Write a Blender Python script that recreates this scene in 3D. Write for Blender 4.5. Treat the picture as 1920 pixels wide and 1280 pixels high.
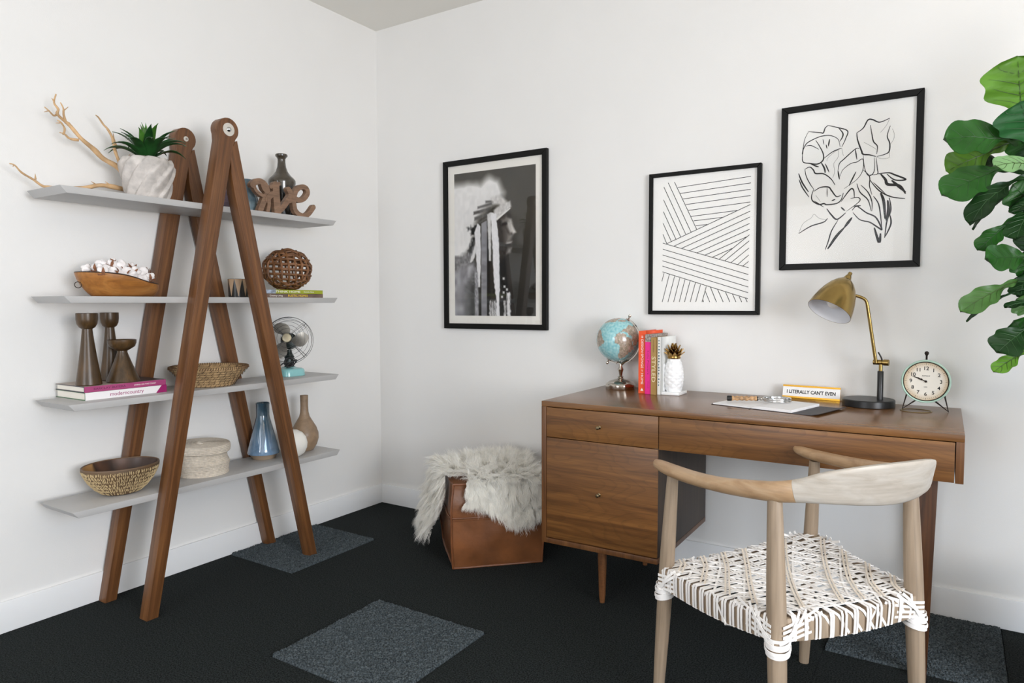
import bpy, bmesh, math, random
import numpy as np
from mathutils import Vector, Matrix, noise as mnoise
PI = math.pi
R = math.radians
C = bpy.context.scene.collection
for o in list(bpy.data.objects): bpy.data.objects.remove(o)

# ---------------------------------------------------------------- camera
def make_camera():
    yaw, pit, rol = 0.5703, 0.0546, -0.0029
    f = Vector((-math.sin(yaw)*math.cos(pit), math.cos(yaw)*math.cos(pit), -math.sin(pit)))
    r = Vector((math.cos(yaw), math.sin(yaw), 0)); u = r.cross(f)
    r2 = r*math.cos(rol)+u*math.sin(rol); u2 = -r*math.sin(rol)+u*math.cos(rol)
    cd = bpy.data.cameras.new('camera'); cam = bpy.data.objects.new('camera', cd); C.objects.link(cam)
    cd.sensor_width = 36.0; cd.sensor_fit = 'HORIZONTAL'; cd.lens = 1302.85*36/1920
    cd.clip_start = 0.05
    M = Matrix((r2, u2, -f)).transposed().to_4x4(); M.translation = Vector((2.8616, -3.0199, 1.1761))
    cam.matrix_world = M
    bpy.context.scene.camera = cam
make_camera()

# ---------------------------------------------------------------- light, sky, exposure
S = bpy.context.scene
S.view_settings.view_transform = 'Standard'; S.view_settings.look = 'None'
S.view_settings.gamma = 1.0; S.view_settings.use_curve_mapping = False
S.view_settings.exposure = 0.50
w = bpy.data.worlds.new('world'); S.world = w; w.use_nodes = True
w.node_tree.nodes['Background'].inputs[0].default_value = (0.62, 0.78, 1.0, 1)
w.node_tree.nodes['Background'].inputs[1].default_value = 1.0
def area(name, loc, rot, sx, sy, power, col):
    l = bpy.data.lights.new(name, 'AREA'); l.shape = 'RECTANGLE'; l.size = sx; l.size_y = sy
    l.energy = power; l.color = col
    o = bpy.data.objects.new(name, l); C.objects.link(o); o.location = loc; o.rotation_euler = rot
    return o
# daylight coming in at the right-hand window and at the window behind the camera
area('sky_light_right', (5.66, -3.1, 1.45), (0, R(76), 0), 1.7, 1.8, 84, (0.58, 0.77, 1.0))
area('ground_bounce_right', (5.67, -3.1, 1.35), (0, R(128), 0), 1.4, 1.7, 78, (1.0, 0.81, 0.60))
area('sky_light_rear', (1.6, -4.95, 1.45), (R(84), 0, 0), 1.4, 1.5, 31, (0.95, 0.97, 1.0))

# ---------------------------------------------------------------- helpers
def lin(c):
    c = c/255.0
    return c/12.92 if c <= 0.04045 else ((c+0.055)/1.055)**2.4
def rgb(r, g=None, b=None):
    if g is None: r, g, b = r
    return (lin(r), lin(g), lin(b), 1)

class G:
    def __init__(s): s.v = []; s.f = []; s.m = []
    def add(s, v, f, mi=0):
        n = len(s.v); s.v += [tuple(p) for p in v]; s.f += [tuple(i+n for i in q) for q in f]; s.m += [mi]*len(f)
        return s
    def box(s, x0, x1, y0, y1, z0, z1, mi=0):
        v = [(x, y, z) for z in (z0, z1) for y in (y0, y1) for x in (x0, x1)]
        return s.add(v, [(0,2,3,1),(4,5,7,6),(0,1,5,4),(2,6,7,3),(0,4,6,2),(1,3,7,5)], mi)
    def lathe(s, prof, n=32, c=(0,0,0), sx=1, sy=1, mi=0, tw=None):
        v = []; f = []; k = len(prof)
        for i in range(n):
            a = 2*PI*i/n
            for (r, z) in prof: v.append((c[0]+r*math.cos(a)*sx, c[1]+r*math.sin(a)*sy, c[2]+z))
        for i in range(n):
            j = (i+1) % n
            for q in range(k-1): f.append((i*k+q, j*k+q, j*k+q+1, i*k+q+1))
        n0 = len(v)
        if prof[0][0] > 1e-6: f.append(tuple(i*k for i in range(n))[::-1])
        if prof[-1][0] > 1e-6: f.append(tuple(i*k+k-1 for i in range(n)))
        return s.add(v, f, mi)
    def tube(s, path, rad, n=8, cap=True, closed=False, mi=0, flat=1.0, up=None):
        P = [Vector(p) for p in path]; k = len(P)
        if not isinstance(rad, (list, tuple)): rad = [rad]*k
        v = []; f = []; N = None
        for i in range(k):
            if closed: T = (P[(i+1) % k]-P[i-1]).normalized()
            else: T = (P[min(i+1, k-1)]-P[max(i-1, 0)]).normalized()
            if up is not None:
                N = Vector(up)-T*Vector(up).dot(T)
                if N.length < 1e-4: N = T.orthogonal()
                N.normalize()
            elif N is None: N = T.orthogonal().normalized()
            else:
                N = N-T*N.dot(T)
                N = N.normalized() if N.length > 1e-6 else T.orthogonal().normalized()
            Bn = T.cross(N)
            for j in range(n):
                a = 2*PI*j/n
                v.append(P[i]+N*(rad[i]*math.cos(a)*flat)+Bn*(rad[i]*math.sin(a)))
        for i in range(k if closed else k-1):
            i2 = (i+1) % k
            for j in range(n):
                j2 = (j+1) % n
                f.append((i*n+j, i*n+j2, i2*n+j2, i2*n+j))
        if cap and not closed:
            f.append(tuple(range(n))[::-1]); f.append(tuple((k-1)*n+j for j in range(n)))
        return s.add(v, f, mi)
    def rect_sweep(s, path, w, t, up=(0,0,1), mi=0, closed=False):
        # flat band: w across, t along 'up' (up may be a list of vectors)
        P = [Vector(p) for p in path]; k = len(P); v = []; f = []
        W = w if isinstance(w, (list, tuple)) else [w]*k
        for i in range(k):
            if closed: T = (P[(i+1) % k]-P[i-1]).normalized()
            else: T = (P[min(i+1, k-1)]-P[max(i-1, 0)]).normalized()
            U = Vector(up[i]) if isinstance(up, list) else Vector(up)
            U = U-T*U.dot(T)
            if U.length < 1e-5: U = T.orthogonal()
            U.normalize(); B = T.cross(U)
            for a, b in ((-1,-1),(1,-1),(1,1),(-1,1)): v.append(P[i]+B*(a*W[i]/2)+U*(b*t/2))
        for i in range(k if closed else k-1):
            i2 = (i+1) % k
            for j in range(4): f.append((i*4+j, i*4+(j+1)%4, i2*4+(j+1)%4, i2*4+j))
        if not closed: f.append((3,2,1,0)); f.append(tuple((k-1)*4+j for j in range(4)))
        return s.add(v, f, mi)
    def prism(s, pts, z0, z1, mi=0):
        n = len(pts)
        v = [(x, y, z0) for x, y in pts]+[(x, y, z1) for x, y in pts]
        f = [tuple(range(n))[::-1], tuple(range(n, 2*n))]+[(i, (i+1)%n, (i+1)%n+n, i+n) for i in range(n)]
        return s.add(v, f, mi)
    def sphere(s, r, c=(0,0,0), n=24, m=12, sc=(1,1,1), mi=0):
        prof = [(r*math.sin(PI*i/m), -r*math.cos(PI*i/m)) for i in range(m+1)]
        g = G(); g.lathe(prof, n)
        return s.add([(c[0]+x*sc[0], c[1]+y*sc[1], c[2]+z*sc[2]) for x, y, z in g.v], g.f, mi)
    def surf(s, fn, nu, nv, cu=False, mi=0):
        v = []; f = []
        for i in range(nu+(0 if cu else 1)):
            for j in range(nv+1): v.append(fn(i/nu, j/nv))
        k = nv+1; tot = nu if cu else nu+1
        for i in range(nu):
            i2 = (i+1) % tot
            for j in range(nv): f.append((i*k+j, i2*k+j, i2*k+j+1, i*k+j+1))
        return s.add(v, f, mi)
    def xf(s, M):
        s.v = [tuple(M @ Vector(p)) for p in s.v]; return s

def build(name, g, mat, parent=None, loc=None, rot=None, bevel=0, seg=2, smooth=40, merge=False):
    me = bpy.data.meshes.new(name)
    me.from_pydata(g.v, [], g.f)
    mats = mat if isinstance(mat, (list, tuple)) else [mat]
    for m in mats: me.materials.append(m)
    if len(mats) > 1: me.polygons.foreach_set('material_index', g.m)
    bm = bmesh.new(); bm.from_mesh(me)
    bmesh.ops.remove_doubles(bm, verts=bm.verts, dist=1e-6)
    if len(g.f) < 60000: bmesh.ops.recalc_face_normals(bm, faces=bm.faces)
    if bevel:
        es = [e for e in bm.edges if len(e.link_faces) == 2 and e.calc_face_angle() > R(25)]
        bmesh.ops.bevel(bm, geom=es, offset=bevel, segments=seg, profile=0.6, affect='EDGES', clamp_overlap=True)
    bm.to_mesh(me); bm.free()
    if smooth:
        me.polygons.foreach_set('use_smooth', [True]*len(me.polygons))
        me.set_sharp_from_angle(angle=R(smooth))
    me.update()
    o = bpy.data.objects.new(name, me); C.objects.link(o)
    if parent is not None: o.parent = parent
    if loc is not None: o.location = loc
    if rot is not None: o.rotation_euler = rot
    return o

def tag(o, label=None, cat=None, group=None, kind=None):
    if label: o['label'] = label
    if cat: o['category'] = cat
    if group: o['group'] = group
    if kind: o['kind'] = kind
    return o
def thing(name, label, cat, loc=(0,0,0), rz=0, group=None):
    o = bpy.data.objects.new(name, None); C.objects.link(o); o.empty_display_size = 0.05
    o.location = loc; o.rotation_euler = (0, 0, rz)
    return tag(o, label, cat, group)
def struct(o): o['kind'] = 'structure'; return o

def smooth_path(pts, n=6):
    # Catmull-Rom through n-dim tuples
    P = [np.array(p, float) for p in pts]; out = []
    for i in range(len(P)-1):
        a = P[max(i-1, 0)]; b = P[i]; c = P[i+1]; d = P[min(i+2, len(P)-1)]
        for k in range(n):
            t = k/n
            out.append(0.5*((2*b)+(-a+c)*t+(2*a-5*b+4*c-d)*t*t+(-a+3*b-3*c+d)*t**3))
    out.append(P[-1])
    return [tuple(float(x) for x in q) for q in out]
def text_geo(body, size, depth=0.0004, align='CENTER', spacing=1.0, bold=0.0, width=None):
    cu = bpy.data.curves.new('t', 'FONT'); cu.body = body; cu.size = size; cu.extrude = depth
    cu.align_x = align; cu.align_y = 'CENTER'; cu.space_character = spacing; cu.offset = bold; cu.resolution_u = 3
    ob = bpy.data.objects.new('t', cu); C.objects.link(ob)
    bpy.context.view_layer.update()
    dg = bpy.context.evaluated_depsgraph_get(); me = ob.evaluated_get(dg).to_mesh()
    g = G(); g.add([tuple(v.co) for v in me.vertices], [tuple(p.vertices) for p in me.polygons])
    ob.evaluated_get(dg).to_mesh_clear()
    bpy.data.objects.remove(ob); bpy.data.curves.remove(cu)
    if width and g.v:
        xs = [p[0] for p in g.v]; k = width/(max(xs)-min(xs)); g.v = [(p[0]*k, p[1], p[2]) for p in g.v]
    return g

# ---------------------------------------------------------------- materials
def newmat(name):
    m = bpy.data.materials.new(name); m.use_nodes = True
    return m, m.node_tree.nodes, m.node_tree.links, m.node_tree.nodes['Principled BSDF']
def mat(name, col, rough=0.5, metal=0.0, var=0.0, vscale=20, bump=0.0, bscale=200, spec=0.5, coat=0, sheen=0, sub=0, trans=0, stretch=(1,1,1), detail=4):
    m, N, L, b = newmat(name)
    c = rgb(*col)
    b.inputs['Base Color'].default_value = c; b.inputs['Roughness'].default_value = rough
    b.inputs['Metallic'].default_value = metal; b.inputs['Specular IOR Level'].default_value = spec
    b.inputs['Coat Weight'].default_value = coat; b.inputs['Sheen Weight'].default_value = sheen
    b.inputs['Transmission Weight'].default_value = trans
    if sub: b.inputs['Subsurface Weight'].default_value = sub; b.inputs['Subsurface Scale'].default_value = 0.01
    if var or bump:
        tc = N.new('ShaderNodeTexCoord'); mp = N.new('ShaderNodeMapping'); mp.inputs['Scale'].default_value = stretch
        L.new(tc.outputs['Object'], mp.inputs[0])
    if var:
        n = N.new('ShaderNodeTexNoise'); n.inputs['Scale'].default_value = vscale; n.inputs['Detail'].default_value = detail
        L.new(mp.outputs[0], n.inputs['Vector'])
        r = N.new('ShaderNodeValToRGB'); r.color_ramp.elements[0].position = 0.3; r.color_ramp.elements[1].position = 0.7
        r.color_ramp.elements[0].color = tuple(x*(1-var) for x in c[:3])+(1,)
        r.color_ramp.elements[1].color = tuple(min(1, x*(1+var)) for x in c[:3])+(1,)
        L.new(n.outputs['Fac'], r.inputs[0]); L.new(r.outputs[0], b.inputs['Base Color'])
    if bump:
        n2 = N.new('ShaderNodeTexNoise'); n2.inputs['Scale'].default_value = bscale; n2.inputs['Detail'].default_value = 3
        L.new(mp.outputs[0], n2.inputs['Vector'])
        bp = N.new('ShaderNodeBump'); bp.inputs['Strength'].default_value = bump; bp.inputs['Distance'].default_value = 0.002
        L.new(n2.outputs['Fac'], bp.inputs['Height']); L.new(bp.outputs[0], b.inputs['Normal'])
    return m
def wood(name, cols, stretch=(1,1,1), scale=6, dist=1.5, rough=0.45, fine=(3,200,200), fineamt=0.25, bump=0.08, coat=0.0, spec=0.5, lines=0):
    """grain runs along the axis with the smallest stretch; cols = list of (pos, rgb)"""
    m, N, L, b = newmat(name)
    tc = N.new('ShaderNodeTexCoord'); mp = N.new('ShaderNodeMapping'); mp.inputs['Scale'].default_value = stretch
    L.new(tc.outputs['Object'], mp.inputs[0])
    n0 = N.new('ShaderNodeTexNoise'); n0.inputs['Scale'].default_value = scale; n0.inputs['Detail'].default_value = 5
    n0.inputs['Distortion'].default_value = dist; n0.inputs['Roughness'].default_value = 0.55
    L.new(mp.outputs[0], n0.inputs['Vector'])
    ramp = N.new('ShaderNodeValToRGB'); e = ramp.color_ramp.elements
    e[0].position = cols[0][0]; e[0].color = rgb(*cols[0][1]); e[1].position = cols[-1][0]; e[1].color = rgb(*cols[-1][1])
    for p, c in cols[1:-1]:
        q = e.new(p); q.color = rgb(*c)
    L.new(n0.outputs['Fac'], ramp.inputs[0])
    mp2 = N.new('ShaderNodeMapping'); mp2.inputs['Scale'].default_value = fine
    L.new(tc.outputs['Object'], mp2.inputs[0])
    n1 = N.new('ShaderNodeTexNoise'); n1.inputs['Scale'].default_value = 1.0; n1.inputs['Detail'].default_value = 2
    L.new(mp2.outputs[0], n1.inputs['Vector'])
    mx = N.new('ShaderNodeMix'); mx.data_type = 'RGBA'; mx.blend_type = 'MULTIPLY'
    mr = N.new('ShaderNodeMapRange'); mr.inputs['From Min'].default_value = 0.3; mr.inputs['From Max'].default_value = 0.6
    mr.inputs['To Min'].default_value = 1-fineamt; mr.inputs['To Max'].default_value = 1.0
    L.new(n1.outputs['Fac'], mr.inputs['Value'])
    mx.inputs['Factor'].default_value = 1.0
    src = ramp.outputs[0]
    if lines:      # cathedral figure: thin dark growth lines looping along the board
        mp3 = N.new('ShaderNodeMapping'); mp3.inputs['Scale'].default_value = (0.22, 1, 1); L.new(tc.outputs['Object'], mp3.inputs[0])
        nz = N.new('ShaderNodeTexNoise'); nz.inputs['Scale'].default_value = 7.0; nz.inputs['Detail'].default_value = 1.5; L.new(mp3.outputs[0], nz.inputs['Vector'])
        m1 = N.new('ShaderNodeMath'); m1.operation = 'MULTIPLY'; m1.inputs[1].default_value = 24.0; L.new(nz.outputs['Fac'], m1.inputs[0])
        m2 = N.new('ShaderNodeMath'); m2.operation = 'FRACT'; L.new(m1.outputs[0], m2.inputs[0])
        r3 = N.new('ShaderNodeMapRange'); r3.inputs['From Min'].default_value = 0.0; r3.inputs['From Max'].default_value = 0.35; r3.inputs['To Min'].default_value = 1-lines; r3.inputs['To Max'].default_value = 1.0
        L.new(m2.outputs[0], r3.inputs['Value'])
        mx3 = N.new('ShaderNodeMix'); mx3.data_type = 'RGBA'; mx3.blend_type = 'MULTIPLY'; mx3.inputs['Factor'].default_value = 1.0
        L.new(src, mx3.inputs['A']); L.new(r3.outputs[0], mx3.inputs['B']); src = mx3.outputs['Result']
    L.new(src, mx.inputs['A']); L.new(mr.outputs[0], mx.inputs['B'])
    L.new(mx.outputs['Result'], b.inputs['Base Color'])
    b.inputs['Roughness'].default_value = rough; b.inputs['Coat Weight'].default_value = coat
    b.inputs['Coat Roughness'].default_value = 0.15; b.inputs['Specular IOR Level'].default_value = spec
    if bump:
        bp = N.new('ShaderNodeBump'); bp.inputs['Strength'].default_value = bump; bp.inputs['Distance'].default_value = 0.001
        L.new(n1.outputs['Fac'], bp.inputs['Height']); L.new(bp.outputs[0], b.inputs['Normal'])
    return m
def glassmat(name, ior=1.45):
    m = bpy.data.materials.new(name); m.use_nodes = True; N = m.node_tree.nodes; L = m.node_tree.links
    N.remove(N['Principled BSDF'])
    t = N.new('ShaderNodeBsdfTransparent'); g = N.new('ShaderNodeBsdfGlossy'); g.inputs['Roughness'].default_value = 0.02
    fr = N.new('ShaderNodeFresnel'); fr.inputs['IOR'].default_value = ior; mx = N.new('ShaderNodeMixShader')
    ge = N.new('ShaderNodeNewGeometry'); mr = N.new('ShaderNodeMapRange'); mr.inputs['To Min'].default_value = ior; mr.inputs['To Max'].default_value = 1/ior
    L.new(ge.outputs['Backfacing'], mr.inputs['Value']); L.new(mr.outputs[0], fr.inputs['IOR'])
    L.new(fr.outputs[0], mx.inputs[0]); L.new(t.outputs[0], mx.inputs[1]); L.new(g.outputs[0], mx.inputs[2])
    L.new(mx.outputs[0], N['Material Output'].inputs['Surface'])
    return m
def attrmat(name, rough=0.5, spec=0.5, coat=0):
    m, N, L, b = newmat(name)
    a = N.new('ShaderNodeVertexColor'); a.layer_name = 'paint'
    L.new(a.outputs['Color'], b.inputs['Base Color']); b.inputs['Roughness'].default_value = rough
    b.inputs['Specular IOR Level'].default_value = spec; b.inputs['Coat Weight'].default_value = coat
    return m
def paint(o, cols):
    me = o.data; at = me.color_attributes.new('paint', 'FLOAT_COLOR', 'POINT')
    at.data.foreach_set('color', np.asarray(cols, np.float32).ravel())

M = {}
M['wall'] = mat('wall_paint', (230, 228, 225), 0.6, var=0.01, vscale=3, bump=0.12, bscale=260, spec=0.3)
M['ceil'] = mat('ceiling_paint', (236, 233, 226), 0.8, bump=0.1, bscale=120, spec=0.2)
M['trim'] = mat('trim_paint', (236, 236, 236), 0.4, bump=0.02, bscale=60)
M['teak_z'] = wood('walnut_legs', [(0.25, (76, 46, 23)), (0.5, (108, 69, 38)), (0.75, (136, 91, 52))], (14, 14, 0.7), 3, 0.8, 0.4, (260, 260, 3), 0.3)
M['shelf'] = mat('grey_lacquer', (178, 176, 174), 0.42, var=0.015, vscale=4, bump=0.02, bscale=90)
dcols = [(0.25, (80, 49, 22)), (0.42, (106, 68, 32)), (0.58, (124, 82, 40)), (0.8, (144, 98, 50))]
M['desk_front'] = wood('walnut_drawer_front', dcols, (0.30, 4.0, 6.5), 2.6, 1.9, 0.40, (4, 220, 320), 0.22, 0.06, lines=0.17)
M['desk_top'] = wood('walnut_desk_top', [(0.2, (88, 56, 28)), (0.5, (120, 81, 45)), (0.8, (140, 99, 60))], (0.4, 5, 5), 3, 1.6, 0.26, (3, 260, 200), 0.2, 0.03, coat=0.05)
M['desk_side'] = wood('walnut_desk_side', [(0.25, (74, 44, 21)), (0.5, (104, 66, 34)), (0.8, (128, 86, 48))], (5, 5, 0.6), 3, 1.4, 0.4, (220, 220, 3), 0.25)
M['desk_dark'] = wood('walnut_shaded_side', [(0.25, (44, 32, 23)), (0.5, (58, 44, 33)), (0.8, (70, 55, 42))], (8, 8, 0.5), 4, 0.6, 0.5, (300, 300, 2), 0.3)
M['chair'] = wood('bleached_teak', [(0.2, (134, 115, 95)), (0.5, (160, 140, 118)), (0.8, (180, 162, 141))], (9, 9, 0.8), 3, 1.0, 0.5, (200, 200, 4), 0.16)
M['chair_rail'] = wood('bleached_teak_rail', [(0.2, (148, 114, 82)), (0.5, (180, 147, 112)), (0.8, (198, 170, 138))], (3, 3, 9), 3, 1.2, 0.42, (8, 8, 200), 0.12)
M['chair_back'] = wood('whitened_teak', [(0.2, (166, 154, 140)), (0.5, (186, 177, 165)), (0.8, (198, 191, 181))], (3, 3, 12), 3, 1.2, 0.5, (8, 8, 200), 0.08)
M['strap'] = mat('white_leather_strap', (249, 245, 241), 0.5, var=0.03, vscale=30)
M['strap_tan'] = mat('rawhide_strap', (214, 190, 164), 0.55, var=0.08, vscale=30)
M['black'] = mat('black_satin', (22, 22, 22), 0.35)
M['frame'] = mat('black_frame_paint', (9, 9, 7), 0.5, spec=0.22)
M['mat_board'] = mat('mat_board', (232, 228, 220), 0.8)
M['paper'] = mat('art_paper', (240, 238, 234), 0.8)
M['ink'] = mat('ink', (28, 26, 25), 0.7)
M['glass'] = glassmat('picture_glass', 1.42)
M['glass_ar'] = glassmat('antireflective_picture_glass', 1.15)
M['brass'] = mat('brushed_brass', (164, 138, 84), 0.24, 1.0, var=0.06, vscale=60)
M['gold'] = mat('gold_glaze', (150, 118, 66), 0.22, 1.0, var=0.2, vscale=40)
M['nickel'] = mat('polished_nickel', (200, 192, 182), 0.1, 1.0)
M['chrome'] = mat('chrome', (205, 205, 205), 0.16, 1.0)
M['steel'] = mat('dull_steel', (128, 124, 118), 0.3, 1.0)
M['white_gl'] = mat('white_glaze', (240, 240, 240), 0.25, coat=0.3)
M['white_in'] = mat('white_enamel', (232, 232, 236), 0.5)
M['white_ball'] = mat('white_ceramic', (238, 234, 226), 0.45)
M['page'] = mat('page_block', (226, 220, 208), 0.8, var=0.06, vscale=4, stretch=(1,1,300))
M['rawwood'] = mat('driftwood', (196, 160, 118), 0.75, var=0.22, vscale=24, bump=0.5, bscale=120, stretch=(1,1,1))
# ================================================================ THE SETTING
HC = 2.74
XR = 5.6; YB = -4.9
g = G(); g.box(-0.15, XR+0.15, YB-0.15, 0.15, -0.12, -0.006)
floor = struct(build('floor', g, mat('carpet_backing', (16, 19, 19), 0.95)))
g = G(); g.box(-0.15, XR+0.15, YB-0.15, 0.15, HC, HC+0.1); struct(build('ceiling', g, M['ceil']))
g = G(); g.box(-0.12, 0, YB, 0, 0, HC); struct(build('wall_left', g, M['wall']))
g = G(); g.box(-0.12, XR+0.12, 0, 0.12, 0, HC); struct(build('wall_back', g, M['wall']))
def wall_open(name, a0, a1, o0, o1, z0, z1, t0, t1, axis):
    g = G()
    for (p0, p1, q0, q1) in ((a0, o0, 0, HC), (o1, a1, 0, HC), (o0, o1, 0, z0), (o0, o1, z1, HC)):
        if axis == 'y': g.box(t0, t1, p0, p1, q0, q1)
        else: g.box(p0, p1, t0, t1, q0, q1)
    return struct(build(name, g, M['wall'], smooth=0))
wall_open('wall_right', YB, 0, -4.05, -2.15, 0.5, 2.4, XR, XR+0.12, 'y')
wall_open('wall_front', 0, XR, 0.9, 2.3, 0.7, 2.2, YB-0.12, YB, 'x')
def window(name, fixed, o0, o1, z0, z1, axis, d):
    r = thing(name, None, None); struct(r)
    g = G(); w = 0.05
    for (p0, p1, q0, q1) in ((o0, o0+w, z0, z1), (o1-w, o1, z0, z1), (o0+w, o1-w, z0, z0+w), (o0+w, o1-w, z1-w, z1), ((o0+o1)/2-0.02, (o0+o1)/2+0.02, z0+w, z1-w)):
        if axis == 'y': g.box(fixed, fixed+0.05*d, p0, p1, q0, q1)
        else: g.box(p0, p1, fixed, fixed+0.05*d, q0, q1)
    build('window_frame', g, M['trim'], r, bevel=0.003)
window('window_1', XR+0.068, -4.05, -2.15, 0.5, 2.4, 'y', 1)
window('window_2', YB-0.068, 0.9, 2.3, 0.7, 2.2, 'x', -1)
def basebd(name, x0, x1, y0, y1):
    g = G(); g.box(x0, x1, y0, y1, 0, 0.112); return struct(build(name, g, M['trim'], bevel=0.003))
basebd('baseboard_left', 0, 0.012, YB, 0)
basebd('baseboard_back', 0.012, XR, -0.012, 0)
basebd('baseboard_right', XR-0.012, XR, YB, -0.012)

# carpet squares laid side by side: each a piece of the floor; three pale shaggy ones among the dark
def carpetmat(name, c0, c1, sc, bstr):
    m, N, L, b = newmat(name)
    tc = N.new('ShaderNodeTexCoord'); n = N.new('ShaderNodeTexNoise'); n.inputs['Scale'].default_value = sc; n.inputs['Detail'].default_value = 3
    L.new(tc.outputs['Object'], n.inputs['Vector'])
    r = N.new('ShaderNodeValToRGB'); r.color_ramp.elements[0].position = 0.36; r.color_ramp.elements[1].position = 0.66
    r.color_ramp.elements[0].color = rgb(*c0); r.color_ramp.elements[1].color = rgb(*c1)
    L.new(n.outputs['Fac'], r.inputs[0]); L.new(r.outputs[0], b.inputs['Base Color'])
    b.inputs['Roughness'].default_value = 1.0; b.inputs['Specular IOR Level'].default_value = 0.15
    bp = N.new('ShaderNodeBump'); bp.inputs['Strength'].default_value = bstr; bp.inputs['Distance'].default_value = 0.004
    L.new(n.outputs['Fac'], bp.inputs['Height']); L.new(bp.outputs[0], b.inputs['Normal'])
    return m
M['dark_carpet'] = carpetmat('dark_loop_carpet', (5, 7, 8), (48, 53, 52), 210, 1.0)
M['pale_carpet'] = carpetmat('slate_shag_carpet', (44, 50, 53), (88, 95, 98), 170, 0.8)
TS = 0.517
g = G(); e = 0.0004; g.box(e, TS-e, e, TS-e, -0.006, 0)
dark = None
rng = np.random.RandomState(3)
def shag():
    n = 150; xs = np.linspace(0.002, TS-0.002, n); X, Y = np.meshgrid(xs, xs, indexing='ij')
    Z = 0.004+rng.rand(n, n)*0.006; Z += 0.002*np.sin(X*90+3*np.sin(Y*40))*np.sin(Y*80)
    X = X+(rng.rand(n, n)-.5)*0.004; Y = Y+(rng.rand(n, n)-.5)*0.004
    Z[0, :] = Z[-1, :] = Z[:, 0] = Z[:, -1] = -0.004
    v = np.stack([X, Y, Z], -1).reshape(-1, 3).tolist()
    f = [(i*n+j, (i+1)*n+j, (i+1)*n+j+1, i*n+j+1) for i in range(n-1) for j in range(n-1)]
    g = G(); g.v = v; g.f = f; g.m = [0]*len(f); return g
shagmesh = None
for ix in range(-1, 12):
    for iy in range(1, 10):
        x = -0.077+TS*ix+0.0; y = -TS*iy
        x0 = max(x, 0.012); x1 = min(x+TS, XR-0.012); y0 = max(y, YB); y1 = min(y+TS, -0.012)
        if x1-x0 < 0.02 or y1-y0 < 0.02: continue
        pale = (ix, iy) in ((0, 2), (2, 3), (5, 1), (6, 4), (3, 5))
        full = (x1-x0 > TS-0.001 and y1-y0 > TS-0.001)
        if pale and (full or True):
            if shagmesh is None:
                o = build('carpet_tile', shag(), M['pale_carpet'], floor, smooth=0); shagmesh = o.data
            else:
                o = bpy.data.objects.new('carpet_tile', shagmesh); C.objects.link(o); o.parent = floor
            o.location = (x0, y0, 0); o.scale = ((x1-x0)/TS, (y1-y0)/TS, 1)
            o['label'] = 'slate grey shaggy carpet square'
            continue
        if dark is None:
            o = build('carpet_tile', g, M['dark_carpet'], floor, bevel=0.0003, seg=1); dark = o.data
        else:
            o = bpy.data.objects.new('carpet_tile', dark); C.objects.link(o); o.parent = floor
        o.location = (x0, y0, 0); o.scale = ((x1-x0)/TS, (y1-y0)/TS, 1)

# ================================================================ BOOKSHELF
SH = {1: 1.580, 2: 1.206, 3: 0.832, 4: 0.457}
shelf = thing('a_frame_bookshelf', 'tall bookshelf with two walnut A-shaped frames and four grey shelves against the left wall', 'bookshelf', (0.185, -1.235, 0))
AY, AZ = 0.0, 1.882        # apex, local y
def leg_shape(foot, head, w0, w1):
    d = Vector((AY-foot, AZ)); L = d.length; d.normalize()
    ang = math.atan2(-(AY-foot), AZ)
    pts = []
    if head:
        Rr = 0.047
        pts = [(-w0/2, 0), (w0/2, 0), (w1/2, L-0.055)]
        for k in range(0, 19):
            a = R(-35)+k*R(250)/18
            pts.append((Rr*math.cos(a), L+Rr*math.sin(a)))
        pts.append((-w1/2, L-0.055))
    else:
        pts = [(-w0/2, 0), (w0/2, 0), (w1*0.5, L-0.045), (w1*0.30, L-0.050), (w1*0.02, L-0.072), (-w1*0.25, L-0.115), (-w1*0.42, L-0.17), (-w1/2, L-0.25)]
    return pts, ang
def frame(xa, xb):
    for foot, head, w0, w1 in ((-0.375, True, 0.044, 0.064), (0.398, False, 0.042, 0.062)):
        pts, ang = leg_shape(foot, head, w0, w1)
        g = G(); n = len(pts)
        t = (xb-xa)/2-0.0005
        g.prism(pts, -t, t)
        # prism is in (x,y) with depth z -> turn to local: shape x -> y, shape y -> z, depth -> x
        g.v = [(p[2], p[0], p[1]) for p in g.v]
        for i, p in enumerate(g.v):      # cut the foot flush with the floor
            if abs(p[2]) < 1e-6: g.v[i] = (p[0], p[1], -p[1]*math.tan(-ang)*-1 if False else p[1]*math.tan(ang)*-1)
        o = build('leg', g, M['teak_z'], shelf, loc=((xa+xb)/2-0.185, foot, 0), bevel=0.002)
        o.rotation_euler = (-ang*-1, 0, 0)
frame(0.305, 0.357); frame(0.012, 0.064)
for x, s in ((0.357, 1), (0.064, 0.42)):
    g = G(); g.lathe([(0.0, 0), (0.026*s, 0), (0.026*s, 0.002), (0.0, 0.0025)], 28)
    wz = build('washer', g, mat('pale_steel_washer', (206, 200, 190), 0.45, 0.3), shelf, loc=(x-0.185, AY, AZ), rot=(0, R(90), 0))
    g = G(); g.lathe([(0.010*s, 0.002), (0.0105*s, 0.004), (0.008*s, 0.009), (0.004*s, 0.012), (0, 0.0125)], 20)
    build('bolt', g, M['chrome'], wz)
for k, z in SH.items():
    g = G(); pts = [(-1.851+1.235, z), (-0.612+1.235, z), (-0.633+1.235, z-0.024), (-1.829+1.235, z-0.024)]
    g.prism(pts, 0.0645-0.185, 0.3045-0.185)
    g.v = [(p[2], p[0], p[1]) for p in g.v]
    build('shelf', g, M['shelf'], shelf, bevel=0.0012)
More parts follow.
